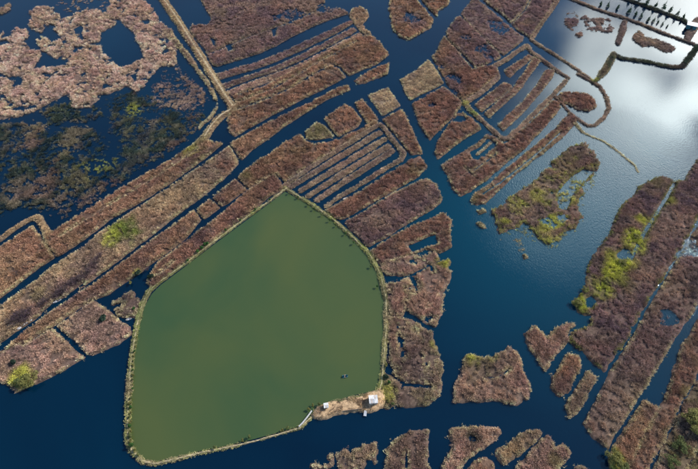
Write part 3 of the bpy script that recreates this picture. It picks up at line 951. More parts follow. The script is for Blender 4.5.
# --- islands along the bottom
bed('reed_island', 'trapezoid reed island with a lime green top edge in the navy water', 'island',
    zY((345, 162), (372, 153), (400, 165), (420, 162), (445, 150), (470, 135), (495, 150), (510, 200), (530, 250), (520, 275), (490, 290), (420, 280), (320, 285), (315, 260), (325, 220), (340, 185)), 'pink', rag=.7, cuts=[(zI((420, 106), (480, 95), (515, 70)), .45)], dens=1.1)
bed('reed_island', 'upright oblong reed island at the bottom edge with a dark slot in it', 'island', zI((85, 335), (120, 322), (190, 320), (195, 400), (190, 470), (188, 500), (20, 500), (20, 440), (30, 390), (60, 355)), 'grey', rag=.8, holes=[zI((98, 400), (107, 395), (111, 430), (110, 470), (99, 470))], dens=1.1)
bed('reed_island', 'triangular reed island at the bottom edge with a dark wet hollow', 'island', zI((285, 305), (340, 300), (400, 305), (482, 310), (470, 335), (420, 375), (370, 410), (330, 445), (305, 475), (290, 500), (240, 500), (255, 455), (262, 430), (280, 400)), 'pink', rag=.7, flood=[(472, 438, 6, .3)], dens=1.05)
bed('reed_island', 'small rounded reed island cut off by the bottom edge', 'island', zI((335, 500), (345, 475), (370, 440), (420, 418), (450, 435), (462, 470), (462, 500)), 'brown', rag=.5)
bed('reed_island', 'slim straw-coloured reed island slanting beside the triangular island', 'island', zI((465, 395), (500, 375), (560, 330), (590, 310), (640, 315), (645, 330), (600, 365), (560, 400), (500, 445), (472, 432), (460, 410)), 'straw', rag=.6)
bed('reed_island', 'blunt brown reed island with olive growth at the bottom right', 'island', zJ((-40, 500), (-20, 450), (0, 432), (60, 370), (100, 340), (120, 360), (125, 385), (160, 370), (190, 400), (180, 425), (140, 467), (110, 500)), 'pink', rag=.7)
bed('reed_island', 'tiny reed island tip peeping over the bottom edge at right', 'island', zJ((195, 490), (208, 462), (230, 452), (250, 465), (258, 490)), 'grey', rag=.4)
bed('reed_island', 'clumpy dark pink reed island at the bottom edge below the white-roofed hut', 'island', Z(225, 352, 3.9886, (450, 415), (480, 390), (530, 385), (545, 370), (600, 360), (610, 400), (600, 440), (570, 430), (530, 480), (520, 500), (460, 500), (455, 440)), 'grey', rag=.8, patch=(3.4, .31, 6))
bed('reed_island', 'sparse half-drowned reed clump at the bottom edge, leftmost of the bottom row', 'island', Z(225, 352, 3.9886, (355, 440), (400, 408), (425, 415), (428, 445), (395, 480), (330, 490), (335, 460)), 'grey', rag=.8, patch=(2.6, .47, 6), tall=.7)

# --- right bank
bed('reed_island', 'heart-shaped reed island with ragged lobes right of the trapezoid island', 'island', zX((20, 115), (40, 92), (60, 110), (75, 130), (100, 100), (125, 85), (145, 93), (128, 112), (130, 135), (100, 165), (70, 212), (50, 185), (30, 150)), 'pink', rag=.7)
bed('reed_island', 'short plump brown reed island, left of the slim pale one', 'island', zX((90, 235), (130, 170), (160, 175), (165, 205), (125, 270), (105, 280), (85, 260)), 'brown', rag=.6)
bed('reed_island', 'slim pale brown reed island beside the right bank', 'island', zX((125, 305), (180, 215), (205, 230), (190, 265), (150, 325), (135, 335)), 'straw', rag=.5)
bed('reed_bank', 'mauve reed bank with vivid lime green shore, right of the open water', 'reed bank',
    [(633.3, 197), (638.3, 188.4), (648.3, 182.2), (663.4, 177.2), (673.4, 182.7), (684, 181), (698, 161), (716, 146), (720, 190), (700, 214), (688, 234), (671.5, 261), (656.5, 286), (641, 311), (628.5, 333), (619, 350), (603.8, 371), (585, 354), (569.5, 339.6), (572, 333), (590.5, 326), (591, 316), (580, 314), (574, 303), (582, 293), (588, 290), (587, 276), (590, 261), (603, 244), (612, 234), (616, 217), (623, 205)],
    'violet', dens=1.1, rag=.8, cuts=[([(674, 184), (665, 200), (655, 216), (646, 230), (638, 245), (631, 259)], 1.3)], grow=.35, holes=[[(585, 300), (592, 296), (597, 302), (592, 309), (586, 307)], [(617, 254), (624, 248), (632, 250), (628, 262), (620, 260)]], fcol=srgb(150, 160, 80))
bed('reed_bank', 'wide violet-grey reed bank between the green-edged ditch and the dark right ditch', 'reed bank',
    [(722, 190), (704, 220), (693, 235), (676.5, 262), (661.5, 288), (646.5, 313), (634, 336), (612, 371), (597, 398), (583.5, 423), (593, 438), (608, 449), (614, 434), (630, 411), (645, 386), (666, 353.5), (672, 341), (685, 323), (698, 303), (722, 264)],
    'grey', dens=1.05, rag=.4, grow=.35, flood=[(690, 250, 14, .4), (668, 318, 10, .35)], sparse=.05)
bed('reed_strip', 'brown strip with a pale tree at its foot, left of the narrow inner ditch', 'reed strip',
    zR((228, 112), (262, 130), (298, 142), (296, 175), (250, 250), (215, 320), (190, 385), (165, 440), (120, 500), (60, 500), (42, 420), (60, 365), (95, 318), (130, 260), (175, 185)), 'brown', dens=1.0, rag=.5)
bed('reed_strip', 'reddish strip right of the narrow inner ditch at bottom right', 'reed strip',
    [(700, 318), (690, 333), (680, 351), (676, 366), (673, 375), (665, 395), (658, 410), (650, 425), (640, 442), (632, 458), (625, 472), (620, 478), (642, 478), (655, 455), (668, 430), (680, 404), (690, 385), (702, 365), (722, 335), (722, 290)], 'red', dens=1.0, rag=.6)
bed('reed_strip', 'greyish strip carrying green trees at the lower right corner', 'reed strip',
    [(722, 345), (706, 366), (694, 386), (684, 404), (673, 428), (660, 455), (650, 478), (682, 478), (690, 458), (698, 442), (716, 415), (722, 400)], 'grey', dens=1.0, rag=.6)
bed('reed_strip', 'last scrap of reeds in the extreme lower right corner', 'reed strip', [(722, 410), (702, 442), (694, 458), (686, 478), (722, 478)], 'olive', dens=1.0, rag=.4)

# --- upper right beds
bed('reed_island', 'rounded tongue of reeds at the top edge in the main channel', 'island', zC((160, -30), (160, 0), (155, 40), (165, 80), (170, 120), (200, 150), (230, 160), (270, 140), (320, 110), (330, 80), (290, 30), (262, 0), (255, -30)), 'brown', flood=[(411, 18, 10, .5)], rag=.6, fringe=1.0)
bed('reed_island', 'small pointed reed wedge at the top edge right of the rounded tongue', 'island', zC((282, -30), (287, 0), (320, 40), (345, 64), (350, 45), (390, 20), (395, 0), (398, -30)), 'brown', rag=.5)
bed('reed_block', 'pale straw-coloured block on the right side of the main channel', 'reed block', zC((200, 320), (260, 285), (310, 242), (330, 260), (372, 333), (340, 352), (280, 378), (240, 400), (220, 370)), 'straw', dens=1.2, tall=.6, fringe=1.0)
bed('reed_block', 'dull reddish block below the pale straw block, right of the main channel', 'reed block', zU((95, 303), (185, 254), (213, 277), (240, 300), (213, 340), (160, 390), (145, 408), (115, 365)), 'red', dens=1.0, flood=[(432, 105, 7, .45)])
bed('reed_block', 'blue-violet wet block turning brown at its right, above the straw block', 'reed block', zC((328, 228), (350, 200), (358, 172), (375, 148), (430, 208), (488, 280), (540, 266), (578, 268), (596, 300), (568, 318), (518, 358), (450, 400), (412, 372), (372, 310)), 'red', dens=1.0, flood=[(454, 78, 9, .52), (448, 92, 8, .52), (442, 66, 5, .4)])
bed('reed_block', 'dusky block second from the top right field, thin ditches on both sides', 'reed block', zC((385, 125), (430, 66), (470, 92), (518, 142), (556, 182), (594, 212), (600, 232), (545, 256), (498, 270), (444, 208), (390, 158)), 'violet', dens=1.0, flood=[(482, 50, 10, .52), (466, 38, 6, .4), (490, 58, 6, .5)])
bed('reed_block', 'smooth mauve-grey block reaching the tan dike of the ridged basin', 'reed block', zC((442, 56), (478, 12), (492, -20), (505, -20), (512, 4), (560, 44), (620, 94), (690, 150), (686, 165), (612, 222), (562, 178), (512, 128), (462, 82)), 'violet', dens=1.1, tall=.6, fringe=.5, flood=[(500, 28, 16, .3)])
bed('reed_block', 'mauve and red-brown block at the top edge left of the rectangular pond', 'reed block', [(482, -10), (484, 1), (505, 17), (518, 31), (530, 38), (543, 20), (555, 2), (562, -10)], 'violet', dens=1.0, cuts=[([(512, 24), (525, 10), (534, -8)], .7)])
bed('reed_block', 'red-brown bed with rounded end between channel and ridged basin', 'reed block', zG((338, 145), (355, 92), (400, 25), (425, -14), (452, -14), (492, 14), (520, 48), (450, 92), (400, 128), (350, 168)), 'red', dens=1.0, holes=[zG((405, 20), (425, -6), (452, -4), (470, 12), (440, 22))])
bed('reed_strip', 'red-brown strip with a small square pool, below the ridged basin', 'reed strip',
    [(441.5, 166.5), (452, 159), (461, 153), (474, 146), (488, 135), (497, 139), (503, 145), (512, 139), (525, 128), (540, 114), (550, 103), (555, 100), (561, 107), (554, 116), (541, 131), (525, 148), (500, 168), (485, 181), (470, 191.5), (460, 197), (453, 189), (449, 177)],
    'red', dens=1.0, rag=.4, holes=[zQ((270, 150), (345, 100), (390, 60), (440, 90), (430, 125), (380, 160), (320, 200), (285, 190))], cuts=[(zQ((240, 260), (290, 310)), .6), (zQ((290, 275), (380, 210), (440, 160)), .5)])
bed('ridge', 'short bent earth ridge inside the small square pool', 'ridge', None, 'ridge', line=Z(430, 130, 6.7, (315, 165), (350, 140), (385, 105), (405, 85)), width=3.0, h=.5, dens=.9, tall=.35, rag=.2)
bed('reed_strip', 'golden-brown strip ending in a blunt tip at the main channel, below the pool strip', 'reed strip',
    [(470, 201.5), (475, 194), (487, 186), (503, 172), (520, 158), (540, 142), (557, 127), (570, 112), (577, 121), (566, 134), (547, 150), (530, 163), (515, 175), (500, 189), (486, 203), (476, 205)], 'red', dens=1.0, rag=.4, cuts=[([(482, 194.5), (500, 183), (520, 167.5), (545, 147), (560, 133)], .8)])
bed('reed_islet', 'tiny reed islet in open water off the golden-brown strip', 'islet', [(477, 211), (483, 209.5), (486, 212), (480, 214)], 'olive', 'tiny islets off the green island', rag=.5)
bed('reed_islet', 'tiny crescent reed islet in open water left of the green island', 'islet', [(476, 223), (481, 223), (486, 228), (483, 229), (478, 226)], 'olive', 'tiny islets off the green island', rag=.4)
bed('reed_islet', 'speck of yellowish growth alone in the middle of the open water', 'islet', [(523, 255), (527, 254), (528, 258), (524, 259)], 'olive', 'tiny islets off the green island', rag=.4, patch=(2.5, .4, 8))
bed('reed_island', 'ragged green and brown island with broken lower shore in the open water', 'island',
    zW((140, 237), (180, 212), (240, 172), (300, 112), (340, 77), (380, 62), (395, 85), (410, 120), (390, 150), (362, 172), (366, 200), (348, 222), (362, 250), (340, 280), (300, 300), (280, 322), (250, 290), (220, 260), (190, 280), (160, 292), (150, 262)),
    'grey', rag=1.5, holes=[zW((305, 190), (340, 150), (375, 130), (400, 135), (370, 165), (345, 200), (330, 235), (308, 230)), zW((255, 262), (290, 250), (325, 245), (335, 258), (300, 285), (275, 280))], patch=(4, .24, 7), grow=.8, fcol=srgb(178, 180, 100), fringe=1.0)
bed('water_weed', 'broken yellow-green weed clumps along the lower shore of the ragged green island', 'weed bed',
    zW((150, 250), (230, 235), (300, 200), (345, 140), (400, 130), (395, 170), (372, 215), (372, 262), (345, 295), (285, 335), (240, 310), (200, 290), (155, 300)), 'lime', dens=.8, tall=.6, rag=2.0, loose=(3.0, .40, .8), fringe=0)
bed('water_weed', 'yellow-green weed choking the inner ditch behind the lime green shore', 'weed bed', None, 'lime',
    line=[(672, 188), (663, 203), (653, 219), (644, 233), (636, 248), (628, 262), (616, 275)], width=[5, 5, 6, 7, 9, 10, 10], dens=.8, tall=.6, rag=1.0, loose=(2.6, .34, .8), fringe=0)
bed('submerged_weed', 'pale drowned weed bed glimmering below the green island', 'weed bed', [(500, 238), (512, 236), (524, 240), (530, 250), (520, 254), (506, 250)], 'olive', dens=.8, tall=.3, rag=1.2, loose=(2.0, .44, .5), fringe=0)

# --- ridged basin
RB = 'earth ridges in the ridged basin'
bed('dike', 'tan dike framing the teal ridged basin', 'dike', None, 'ridge',
    line=[(568, 78), (560, 73), (548, 64.5), (531, 52), (527, 46), (517, 52), (506, 60), (494, 66.5), (497, 78), (482, 92), (464.5, 103.5), (472, 112), (484, 123), (502, 139), (508, 139), (520, 128), (535, 113), (552, 96), (566, 81)], width=[5, 5, 5, 5, 5, 5, 5.5, 6, 6, 6, 6, 5.5, 5.5, 6, 6, 5, 5, 5, 5], h=.7, dens=.9, tall=.4, rag=.3, fringe=.5)
bed('ridge', 'uppermost short ridge in the teal ridged basin', 'ridge', zV((248, 118), (300, 85), (345, 58), (362, 66), (335, 92), (300, 118), (272, 148), (256, 138)), 'red', RB, h=.5, tall=.5, rag=.3, grow=.1)
bed('ridge', 'long middle ridge with a blunt foot in the teal ridged basin', 'ridge', zV((362, 66), (392, 82), (340, 150), (318, 185), (290, 215), (240, 258), (190, 305), (168, 288), (230, 232), (282, 185), (322, 130)), 'red', RB, h=.5, tall=.5, rag=.3, grow=.1)
bed('ridge', 'wide short ridge at the left end of the teal ridged basin', 'ridge', zV((132, 252), (190, 208), (248, 165), (280, 178), (250, 212), (190, 258), (160, 280)), 'red', RB, h=.5, tall=.5, rag=.3, grow=.1)
bed('ridge', 'longest ridge, nearest the lower dike of the teal ridged basin', 'ridge', zV((222, 332), (262, 292), (320, 240), (370, 180), (410, 115), (450, 115), (436, 148), (390, 205), (330, 275), (280, 325), (245, 356)), 'red', RB, h=.5, tall=.5, rag=.3, grow=.1)

# --- upper right ponds
bed('dike', 'straight tan dike along the lower left side of the rectangular pond', 'dike', None, 'ridge',
    line=[(562, -8), (557, 2), (543, 22), (531, 40), (540, 46), (553, 54), (570, 65), (586, 76), (596, 84)], width=[3.5, 3.5, 3.5, 4, 4, 4, 4, 4, 4], h=.6, dens=.9, tall=.45, rag=.3, fringe=.4)
bed('dike', 'brown angular dike round the small octagonal pond', 'dike', None, 'ridge',
    line=[(578, 74.5), (590, 81), (600, 87), (606, 97), (609, 108), (604, 118), (594, 126), (588, 126), (580, 121), (570, 113), (563, 105), (555, 97)], width=[3.6, 3.6, 4, 4, 4, 4, 4.2, 4.2, 3.6, 3.6, 3.6, 3.6], h=.6, dens=1.0, tall=.5, rag=.3, fringe=.2)
bed('reed_block', 'red-brown lobed bed inside the small octagonal pond', 'reed block', [(557, 97), (564, 92), (571, 93), (579, 93), (588, 95), (595, 101), (596, 107), (588, 111), (578, 111), (571, 106), (563, 103)], 'red', rag=.6)
bed('dike', 'thin curved dark dike sweeping into the bright water', 'dike', None, 'olive',
    line=[(575, 123), (582, 132), (590, 136), (603, 141), (616, 150), (628, 160), (635, 166), (638, 172)], width=[3.4, 3, 2.4, 2.2, 2.0, 2.0, 2.2, 1.6], h=.45, dens=1.2, tall=.35, rag=.25)
bed('dike', 'bushy dike along the far side of the rectangular pond', 'dike', None, 'grey',
    line=[(562, -6), (573, 0), (598, 10), (623, 18), (643, 25), (663, 33.5), (681, 40), (697, 46), (720, 56)], width=[3.6, 4, 4, 4, 4, 4, 3.6, 4, 4], h=.7, dens=1.1, tall=.5, rag=.4, fringe=.2)
bed('dike', 'short dark green bushy dike closing the right end of the rectangular pond', 'dike', None, 'dark',
    line=[(697, 47), (691, 56), (683, 66)], width=[5, 6, 5], h=.8, dens=1.2, tall=.8, rag=.5, fringe=.1)
bed('dike', 'dark bushy dike along the near side of the rectangular pond', 'dike', None, 'dark',
    line=[(683, 67), (674, 67.5), (663, 66), (643, 61.5), (623, 59), (613, 55)], width=[4.5, 4.5, 4, 4, 4.5, 5], h=.8, dens=1.2, tall=.8, rag=.5, fringe=.2)
bed('dike', 'leaf-shaped green dike at the left corner of the bright open water', 'dike', None, 'dark',
    line=[(613, 54), (609.5, 63), (603, 73), (598, 79), (593, 83.5)], width=[5, 7.5, 8, 5, 4], h=.8, dens=1.1, tall=.7, rag=.5, fringe=.6)
bed('dike', 'stubby lone dike jutting down into the rectangular pond', 'dike', None, 'grey', line=[(624.5, 22), (622, 32), (617.5, 44)], width=[5, 7, 4.5], h=.7, dens=1.1, tall=.6, rag=.4, fringe=.1)
bed('reed_mat', 'speckled purple reed mat in the left half of the rectangular pond', 'reed mat', zD((168, 62), (200, 50), (240, 60), (270, 75), (330, 70), (362, 90), (355, 130), (310, 130), (260, 112), (235, 126), (200, 130), (170, 105)), 'violet', rag=1.5, patch=(3.0, .46, 6), fringe=.1, tall=.7)
bed('reed_mat', 'irregular brown reed mat in the right half of the rectangular pond', 'reed mat', zD((440, 140), (460, 125), (490, 150), (540, 160), (590, 180), (605, 195), (590, 210), (550, 200), (510, 180), (480, 188), (445, 162)), 'grey', rag=1.2, fringe=.1, tall=.7)
bed('reed_islet', 'small dark reed clump under the speckled purple mat', 'islet', zD((208, 138), (230, 130), (238, 142), (222, 150)), 'violet', rag=.6, fringe=.1)
bed('dike', 'far dike with a row of conifers in the upper right corner', 'dike', None, 'dark',
    line=[(606, -10), (622, -2), (643, 5.5), (663, 13), (683, 20.5), (690, 26)], width=[4, 4.5, 4.5, 4, 4, 4], h=.9, dens=1.1, tall=.6, rag=.4, fringe=.1)
bed('dike', 'short cross dike under the hut in the upper right corner', 'dike', None, 'grey', line=[(699, 20), (692, 30), (687, 40)], width=[9, 9, 7], h=.9, dens=.4, tall=.4, rag=.4, fringe=.1)

# --- the bank of the green pond
BG = srgb(92, 92, 60)
right_line = [(285, 188.5), (297, 196), (309, 203), (331, 218), (351, 236), (369, 254), (380, 274), (386, 300), (386, 330), (383.5, 360), (381.5, 384), (378, 394)]
left_line = [(375, 395), (355, 399), (335, 404), (322, 409), (313, 416), (300, 428), (280, 434), (255, 441), (230, 447), (200, 453), (175, 459.5), (156, 464), (143, 461.5), (132.5, 451.5), (128, 438), (128, 415), (129.5, 390), (131.5, 360), (136.5, 330), (142, 306), (149, 292), (159, 283), (184, 265), (214, 242), (249, 216), (285, 190)]
bed('pond_bank', 'green-edged earth bank with a pale path curving round the green pond', 'bank', None, 'green',
    line=right_line[:-1] + left_line, width=[4, 4, 4, 4.2, 4.4, 4.8, 5, 5, 5, 5, 4.6, 5, 6, 7, 5, 3.6, 3.2, 2.8, 2.8, 3, 3.2, 3.6, 4.2, 5, 5.8, 6.4, 6, 5.6, 5.6, 5.2, 5, 4.6, 4, 3.4, 3.2, 3.2, 3.2], h=.75, dens=1.3, grass=True, rag=.45, ground=BG, fringe=.3,
    bare=[(right_line, .36), (left_line, .36)])
bed('working_platform', 'bare sandy platform at the lower pond corner with two white-roofed sheds', 'platform',
    [(312, 414), (318, 408), (326, 404.5), (340, 401), (360, 396.5), (378, 390), (384, 392), (386, 404), (378, 411), (366, 412), (350, 412.5), (335, 415.5), (322, 419.5), (314, 419)], 'tan', dens=.6, grass=True, ground=srgb(178, 150, 116), rag=.5, h=.9, fringe=.2)


# ================================================================== trees and bushes
def leaf_cloud(blobs, n, size, rnd, flat=0.4):
    """many small bent leaf sprays spread through the blobs' volume"""
    V, F, sh = [], [], []
    wts = [b[3] ** 2 for b in blobs]
    for _ in range(n):
        b = rnd.choices(blobs, wts)[0]
        while True:
            u = np.array([rnd.gauss(0, 1) for _ in range(3)])
            l = np.linalg.norm(u)
            if l > 1e-3:
                break
        u /= l
        r = b[3] * (0.45 + 0.55 * rnd.random() ** 0.5) * rnd.uniform(0.8, 1.12)
        p = np.array(b[:3]) + u * r * np.array([1, 1, b[4]])
        nrm = u * 0.7 + np.array([rnd.gauss(0, .5), rnd.gauss(0, .5), rnd.gauss(0, .5) + flat])
        nrm /= np.linalg.norm(nrm)
        t = np.cross(nrm, (rnd.gauss(0, 1), rnd.gauss(0, 1), rnd.gauss(0, 1)))
        t /= (np.linalg.norm(t) + 1e-6)
        s = np.cross(nrm, t)
        a = size * rnd.uniform(0.6, 1.4)
        c = a * rnd.uniform(0.35, 0.6)
        i = len(V)
        V += [tuple(p - t * a), tuple(p - s * c + nrm * 0.12 * a), tuple(p + t * a), tuple(p + s * c + nrm * 0.12 * a)]
        F += [(i, i + 1, i + 2), (i, i + 2, i + 3)]
    return V, F


def set_tint(me, col, rnd, nper):
    a = me.attributes.new('tint', 'FLOAT_COLOR', 'POINT')
    n = len(me.vertices)
    c4 = np.ones((n, 4), np.float32)
    k = np.repeat(np.array([rnd.uniform(.75, 1.25) for _ in range((n + nper - 1) // nper)]), nper)[:n]
    c4[:, :3] = np.array(col)[None] * k[:, None]
    a.data.foreach_set('color', c4.ravel())


M_FOL = mat_tint('tree_foliage', 'GEOMETRY', 0.3)


def make_tree(name, h, cr, col, seed, n=1500, size=.33, nlimb=11):
    rnd = random.Random(seed)
    root = bpy.data.objects.new(name, None)
    bm = bmesh.new()
    top = h * 0.55
    tube(bm, [(0, 0, -.2), (.08 * h * .3, .03, top * .5), (0.1, -.1, top), (.2, .1, h * .8)], [.045 * h * .6, .03 * h * .6, .02 * h * .6, .01 * h * .5], 7)
    blobs = [(0, 0, h * .74, cr * .40, .8)]
    for k in range(nlimb):
        a = 2 * math.pi * k / nlimb + rnd.uniform(-.4, .4)
        rr = cr * rnd.uniform(.35, 1.0)
        zz = h * rnd.uniform(.42, .8)
        e = (rr * math.cos(a), rr * math.sin(a), zz)
        tube(bm, [(0.02, 0, top * rnd.uniform(.45, .95)), (e[0] * .5, e[1] * .5, zz * .82), e], [.012 * h, .008 * h, .003 * h], 5)
        blobs.append((*e, cr * rnd.uniform(.16, .44), rnd.uniform(.5, .9)))
    V, F = leaf_cloud(blobs, n, size, rnd)
    me = bpy.data.meshes.new('crown')
    me.from_pydata(V, [], F)
    me.materials.append(M_FOL)
    set_tint(me, col, rnd, 4)
    mt = bpy.data.meshes.new('trunk')
    bm.to_mesh(mt)
    bm.free()
    mt.materials.append(M_BARK)
    return (name, (('trunk', mt), ('crown', me)))


def make_bush(name, h, cr, col, seed, n=420, size=.2):
    rnd = random.Random(seed)
    bm = bmesh.new()
    blobs = []
    for k in range(6):
        a = rnd.uniform(0, 6.28)
        rr = cr * rnd.uniform(.15, .65)
        zz = h * rnd.uniform(.4, .75)
        e = (rr * math.cos(a), rr * math.sin(a), zz)
        tube(bm, [(0.03 * k, 0, -.1), (e[0] * .5, e[1] * .5, zz * .6), e], [.05, .035, .015], 5)
        blobs.append((*e, cr * rnd.uniform(.32, .5), rnd.uniform(.7, 1)))
    V, F = leaf_cloud(blobs, n, size, rnd)
    me = bpy.data.meshes.new('foliage')
    me.from_pydata(V, [], F)
    me.materials.append(M_FOL)
    set_tint(me, col, rnd, 4)
    mt = bpy.data.meshes.new('stem')
    bm.to_mesh(mt)
    bm.free()
    mt.materials.append(M_BARK)
    return (name, (('stem', mt), ('foliage', me)))


def make_bare(name, h, cr, seed, col=None, nb=16, leaves=160):
    """leafless grey-violet shrub: many forked twigs and a few dead leaves"""
    rnd = random.Random(seed)
    bm = bmesh.new()
    tips = []
    for k in range(nb):
        a = rnd.uniform(0, 6.28)
        rr = cr * rnd.uniform(.3, 1)
        zz = h * rnd.uniform(.55, 1)
        e = np.array((rr * math.cos(a), rr * math.sin(a), zz))
        mid = np.array((e[0] * .35, e[1] * .35, zz * .5))
        tube(bm, [(0, 0, -.1), mid, e], [.07, .05, .02], 4)
        for q in range(3):
            f = mid + (e - mid) * rnd.uniform(.2, .8)
            g = f + np.array((rnd.gauss(0, .3 * cr), rnd.gauss(0, .3 * cr), rnd.uniform(.1, .3) * h))
            tube(bm, [f, (f + g) / 2 + .05, g], [.03, .022, .01], 4)
            tips.append((g[0], g[1], g[2], .25 * cr, .8))
    V, F = leaf_cloud(tips, leaves, .11, rnd)
    me = bpy.data.meshes.new('foliage')
    me.from_pydata(V, [], F)
    me.materials.append(M_FOL)
    set_tint(me, srgb(92, 74, 84) if col is None else col, rnd, 4)
    mt = bpy.data.meshes.new('branches')
    bm.to_mesh(mt)
    bm.free()
    mt.materials.append(M_BARK)
    return (name, (('branches', mt), ('foliage', me)))


def make_conifer(name, h, cr, col, seed, n=520):
    rnd = random.Random(seed)
    bm = bmesh.new()
    tube(bm, [(0, 0, -.5), (0, 0, h * .5), (0, 0, h * .98)], [.16, .1, .03], 6)
    blobs = []
    for k in range(11):
        t = k / 10
        r = cr * (1 - t) ** .8 + .12
        for q in range(3 if t < .7 else 1):
            a = rnd.uniform(0, 6.28)
            o = r * .5 if t < .7 else 0
            blobs.append((o * math.cos(a), o * math.sin(a), h * (.14 + .84 * t), max(r * .55, .15), .7))
    V, F = leaf_cloud(blobs, n, .22, rnd, .1)
    me = bpy.data.meshes.new('crown')
    me.from_pydata(V, [], F)
    me.materials.append(M_FOL)
    set_tint(me, col, rnd, 4)
    mt = bpy.data.meshes.new('trunk')
    bm.to_mesh(mt)
    bm.free()
    mt.materials.append(M_BARK)
    return (name, (('trunk', mt), ('crown', me)))


def nth(i):
    return ('first', 'second', 'third', 'fourth', 'fifth', 'sixth', 'seventh', 'eighth', 'ninth', 'tenth', 'eleventh', 'twelfth', 'thirteenth', 'fourteenth', 'fifteenth', 'sixteenth', 'seventeenth',
            'eighteenth', 'nineteenth', 'twentieth', 'twenty-first', 'twenty-second', 'twenty-third', 'twenty-fourth', 'twenty-fifth', 'twenty-sixth')[i]


def rank(pts, i, k=0):
    return nth(sorted(range(len(pts)), key=lambda q: pts[q][k]).index(i))


def put(proto, px, py, s, rz, label, cat, group=None, z=0.3, sz=None):
    x, y = gp(px, py)
    r = empty(proto[0], (x, y, z), rz)
    r.scale = (s, s, sz or (s * (.72 if proto[0] == 'tree' else 1)))
    tag(r, label, cat, group)
    for nm, me in proto[1]:
        o = bpy.data.objects.new(nm, me)
        C.objects.link(o)
        o.parent = r
    return r


LIMEC, GREENC, DARKC = srgb(122, 120, 68), srgb(96, 104, 62), srgb(44, 62, 50)
T1 = make_tree('tree', 4.6, 2.9, LIMEC, 1, 1500, .24)
T2 = make_tree('tree', 6.0, 3.6, LIMEC * .95, 2, 2200, .27)
T3 = make_tree('tree', 4.0, 2.6, GREENC, 3, 1300, .24)
B1 = make_bush('bush', 1.5, 1.0, GREENC, 5)
B2 = make_bush('bush', 1.2, .9, LIMEC * .85, 6)
B3 = make_bush('bush', 1.7, 1.1, srgb(58, 92, 44), 7)
B4 = make_bush('bush', 2.0, 1.5, DARKC, 8, 600, .22)
V1 = make_bare('shrub', 2.2, 1.6, 11)
V2 = make_bare('shrub', 1.9, 1.4, 12)
V3 = make_bare('bare_tree', 4.2, 1.7, 13, nb=9, leaves=60)
K1 = make_conifer('conifer', 5.6, 1.35, srgb(52, 82, 62), 21)
K2 = make_conifer('conifer', 4.6, 1.15, srgb(62, 88, 66), 22)

put(T1, 31, 381, 1.0, .3, 'yellow-green tree at the lower tip of the left corner reed block', 'tree')
put(T3, 23, 383, .75, 1.3, 'small dull green tree left of the yellow-green tree on the corner block', 'tree')
put(T2, 690, 423, 1.0, .5, 'large yellow-green tree by the dark ditch at the lower right', 'tree')
put(T2, 703, 432, .95, 2.2, 'large yellow-green tree cut by the right edge of the picture', 'tree')
put(T3, 679, 447, .85, 3.0, 'dull green tree below the large yellow-green tree at lower right', 'tree')
put(T3, 670, 462, .75, 4.0, 'smaller green tree near the bottom edge beside the dark ditch', 'tree')
put(T1, 612, 460, .85, 1.7, 'pale olive tree at the foot of the brown strip, bottom right', 'tree')
put(T3, 622, 470, .7, .7, 'olive tree cut by the bottom edge beside the pale olive tree', 'tree')
put(T1, 576, 305, .62, 2.1, 'round lime green bushy tree on the shore of the mauve bank', 'tree')
put(T1, 584, 291, .5, .9, 'smaller lime bushy tree just above the round lime tree on the shore', 'tree')
put(T1, 607, 283, .55, 4.4, 'lime bushy tree in the middle of the lime green shore', 'tree')
put(T1, 622, 265, .6, 3.4, 'broad lime bushy tree by the inner ditch of the mauve bank', 'tree')
put(T1, 636, 238, .5, 5.0, 'topmost lime bushy tree on the lime green shore', 'tree')
put(V3, 19, 277, 1.0, .3, 'bare dark tree standing alone on the brown wedge block at the left edge', 'tree')
put(B4, 105, 321, 1.25, .4, 'dark evergreen bush on the pinkish block above the navy water', 'bush')
put(B4, 16, 363, .9, 1.4, 'dark bush shape for the shadow up-left of the yellow-green tree on the corner block', 'bush')  # bush form added to stand in for the tree's cast shadow
put(V1, 88, 339, .7, 1.0, 'small violet bare shrub on the pinkish block', 'shrub')
PTS = ((13, 324, 1.2), (18, 319, 1.4), (24, 316, 1.4), (30, 315, 1.2), (24, 322, 1.1), (31, 311, 1.1), (18, 324, 1.1))
for i, (x, y, s) in enumerate(PTS):
    put((V1, V2)[i % 2], x, y, s, i * 1.3, rank(PTS, i) + ' leafless shrub from the left in the dark thicket behind the white bundles', 'shrub', 'shrubs of the dark thicket at left')
PTS = ((44, 305, .9), (51, 300, 1.0), (59, 296, .9), (66, 291, 1.0), (74, 284, 1.0), (82, 279, 1.0), (90, 273, .9), (97, 264, .9), (101, 258, .9))
for i, (x, y, s) in enumerate(PTS):
    put((V2, V1)[i % 2], x, y, s * 1.35, i * .9, rank(PTS, i) + ' violet shrub from the left along the water edge of the green-patched strip', 'shrub', 'violet shrubs along the second strip')
PTS = ((139, 275, 1.0), (148, 271, .8), (152, 277, 1.0), (131, 284, .9), (128, 299, .9), (134, 310, .8))
for i, (x, y, s) in enumerate(PTS):
    put((B4, V2, B4, B2, V1, B3)[i], x, y, s, i * 1.1, rank(PTS, i, 1) + ' tangled shrub from the top in the wet gap left of the pond corner', 'shrub', 'tangled shrubs left of the pond corner')
for i in range(26):          # green bushes on the water side of the left pond bank
    t = i / 25
    y = 338 + 118 * t
    x = float(np.interp(y, [338, 360, 390, 415, 438, 450, 456, 460], [138, 134.5, 132.6, 131.2, 131.4, 134.5, 138.5, 143])) + random.uniform(-.8, .8)
    put((B2, B1, B2, B3)[i % 4], x, y, random.uniform(.55, .95) * (.75 if y < 400 else 1.1), i * 1.7, nth(i) + ' low green bush from the top on the inner edge of the left pond bank', 'bush', 'green bushes on the left pond bank', z=.45)
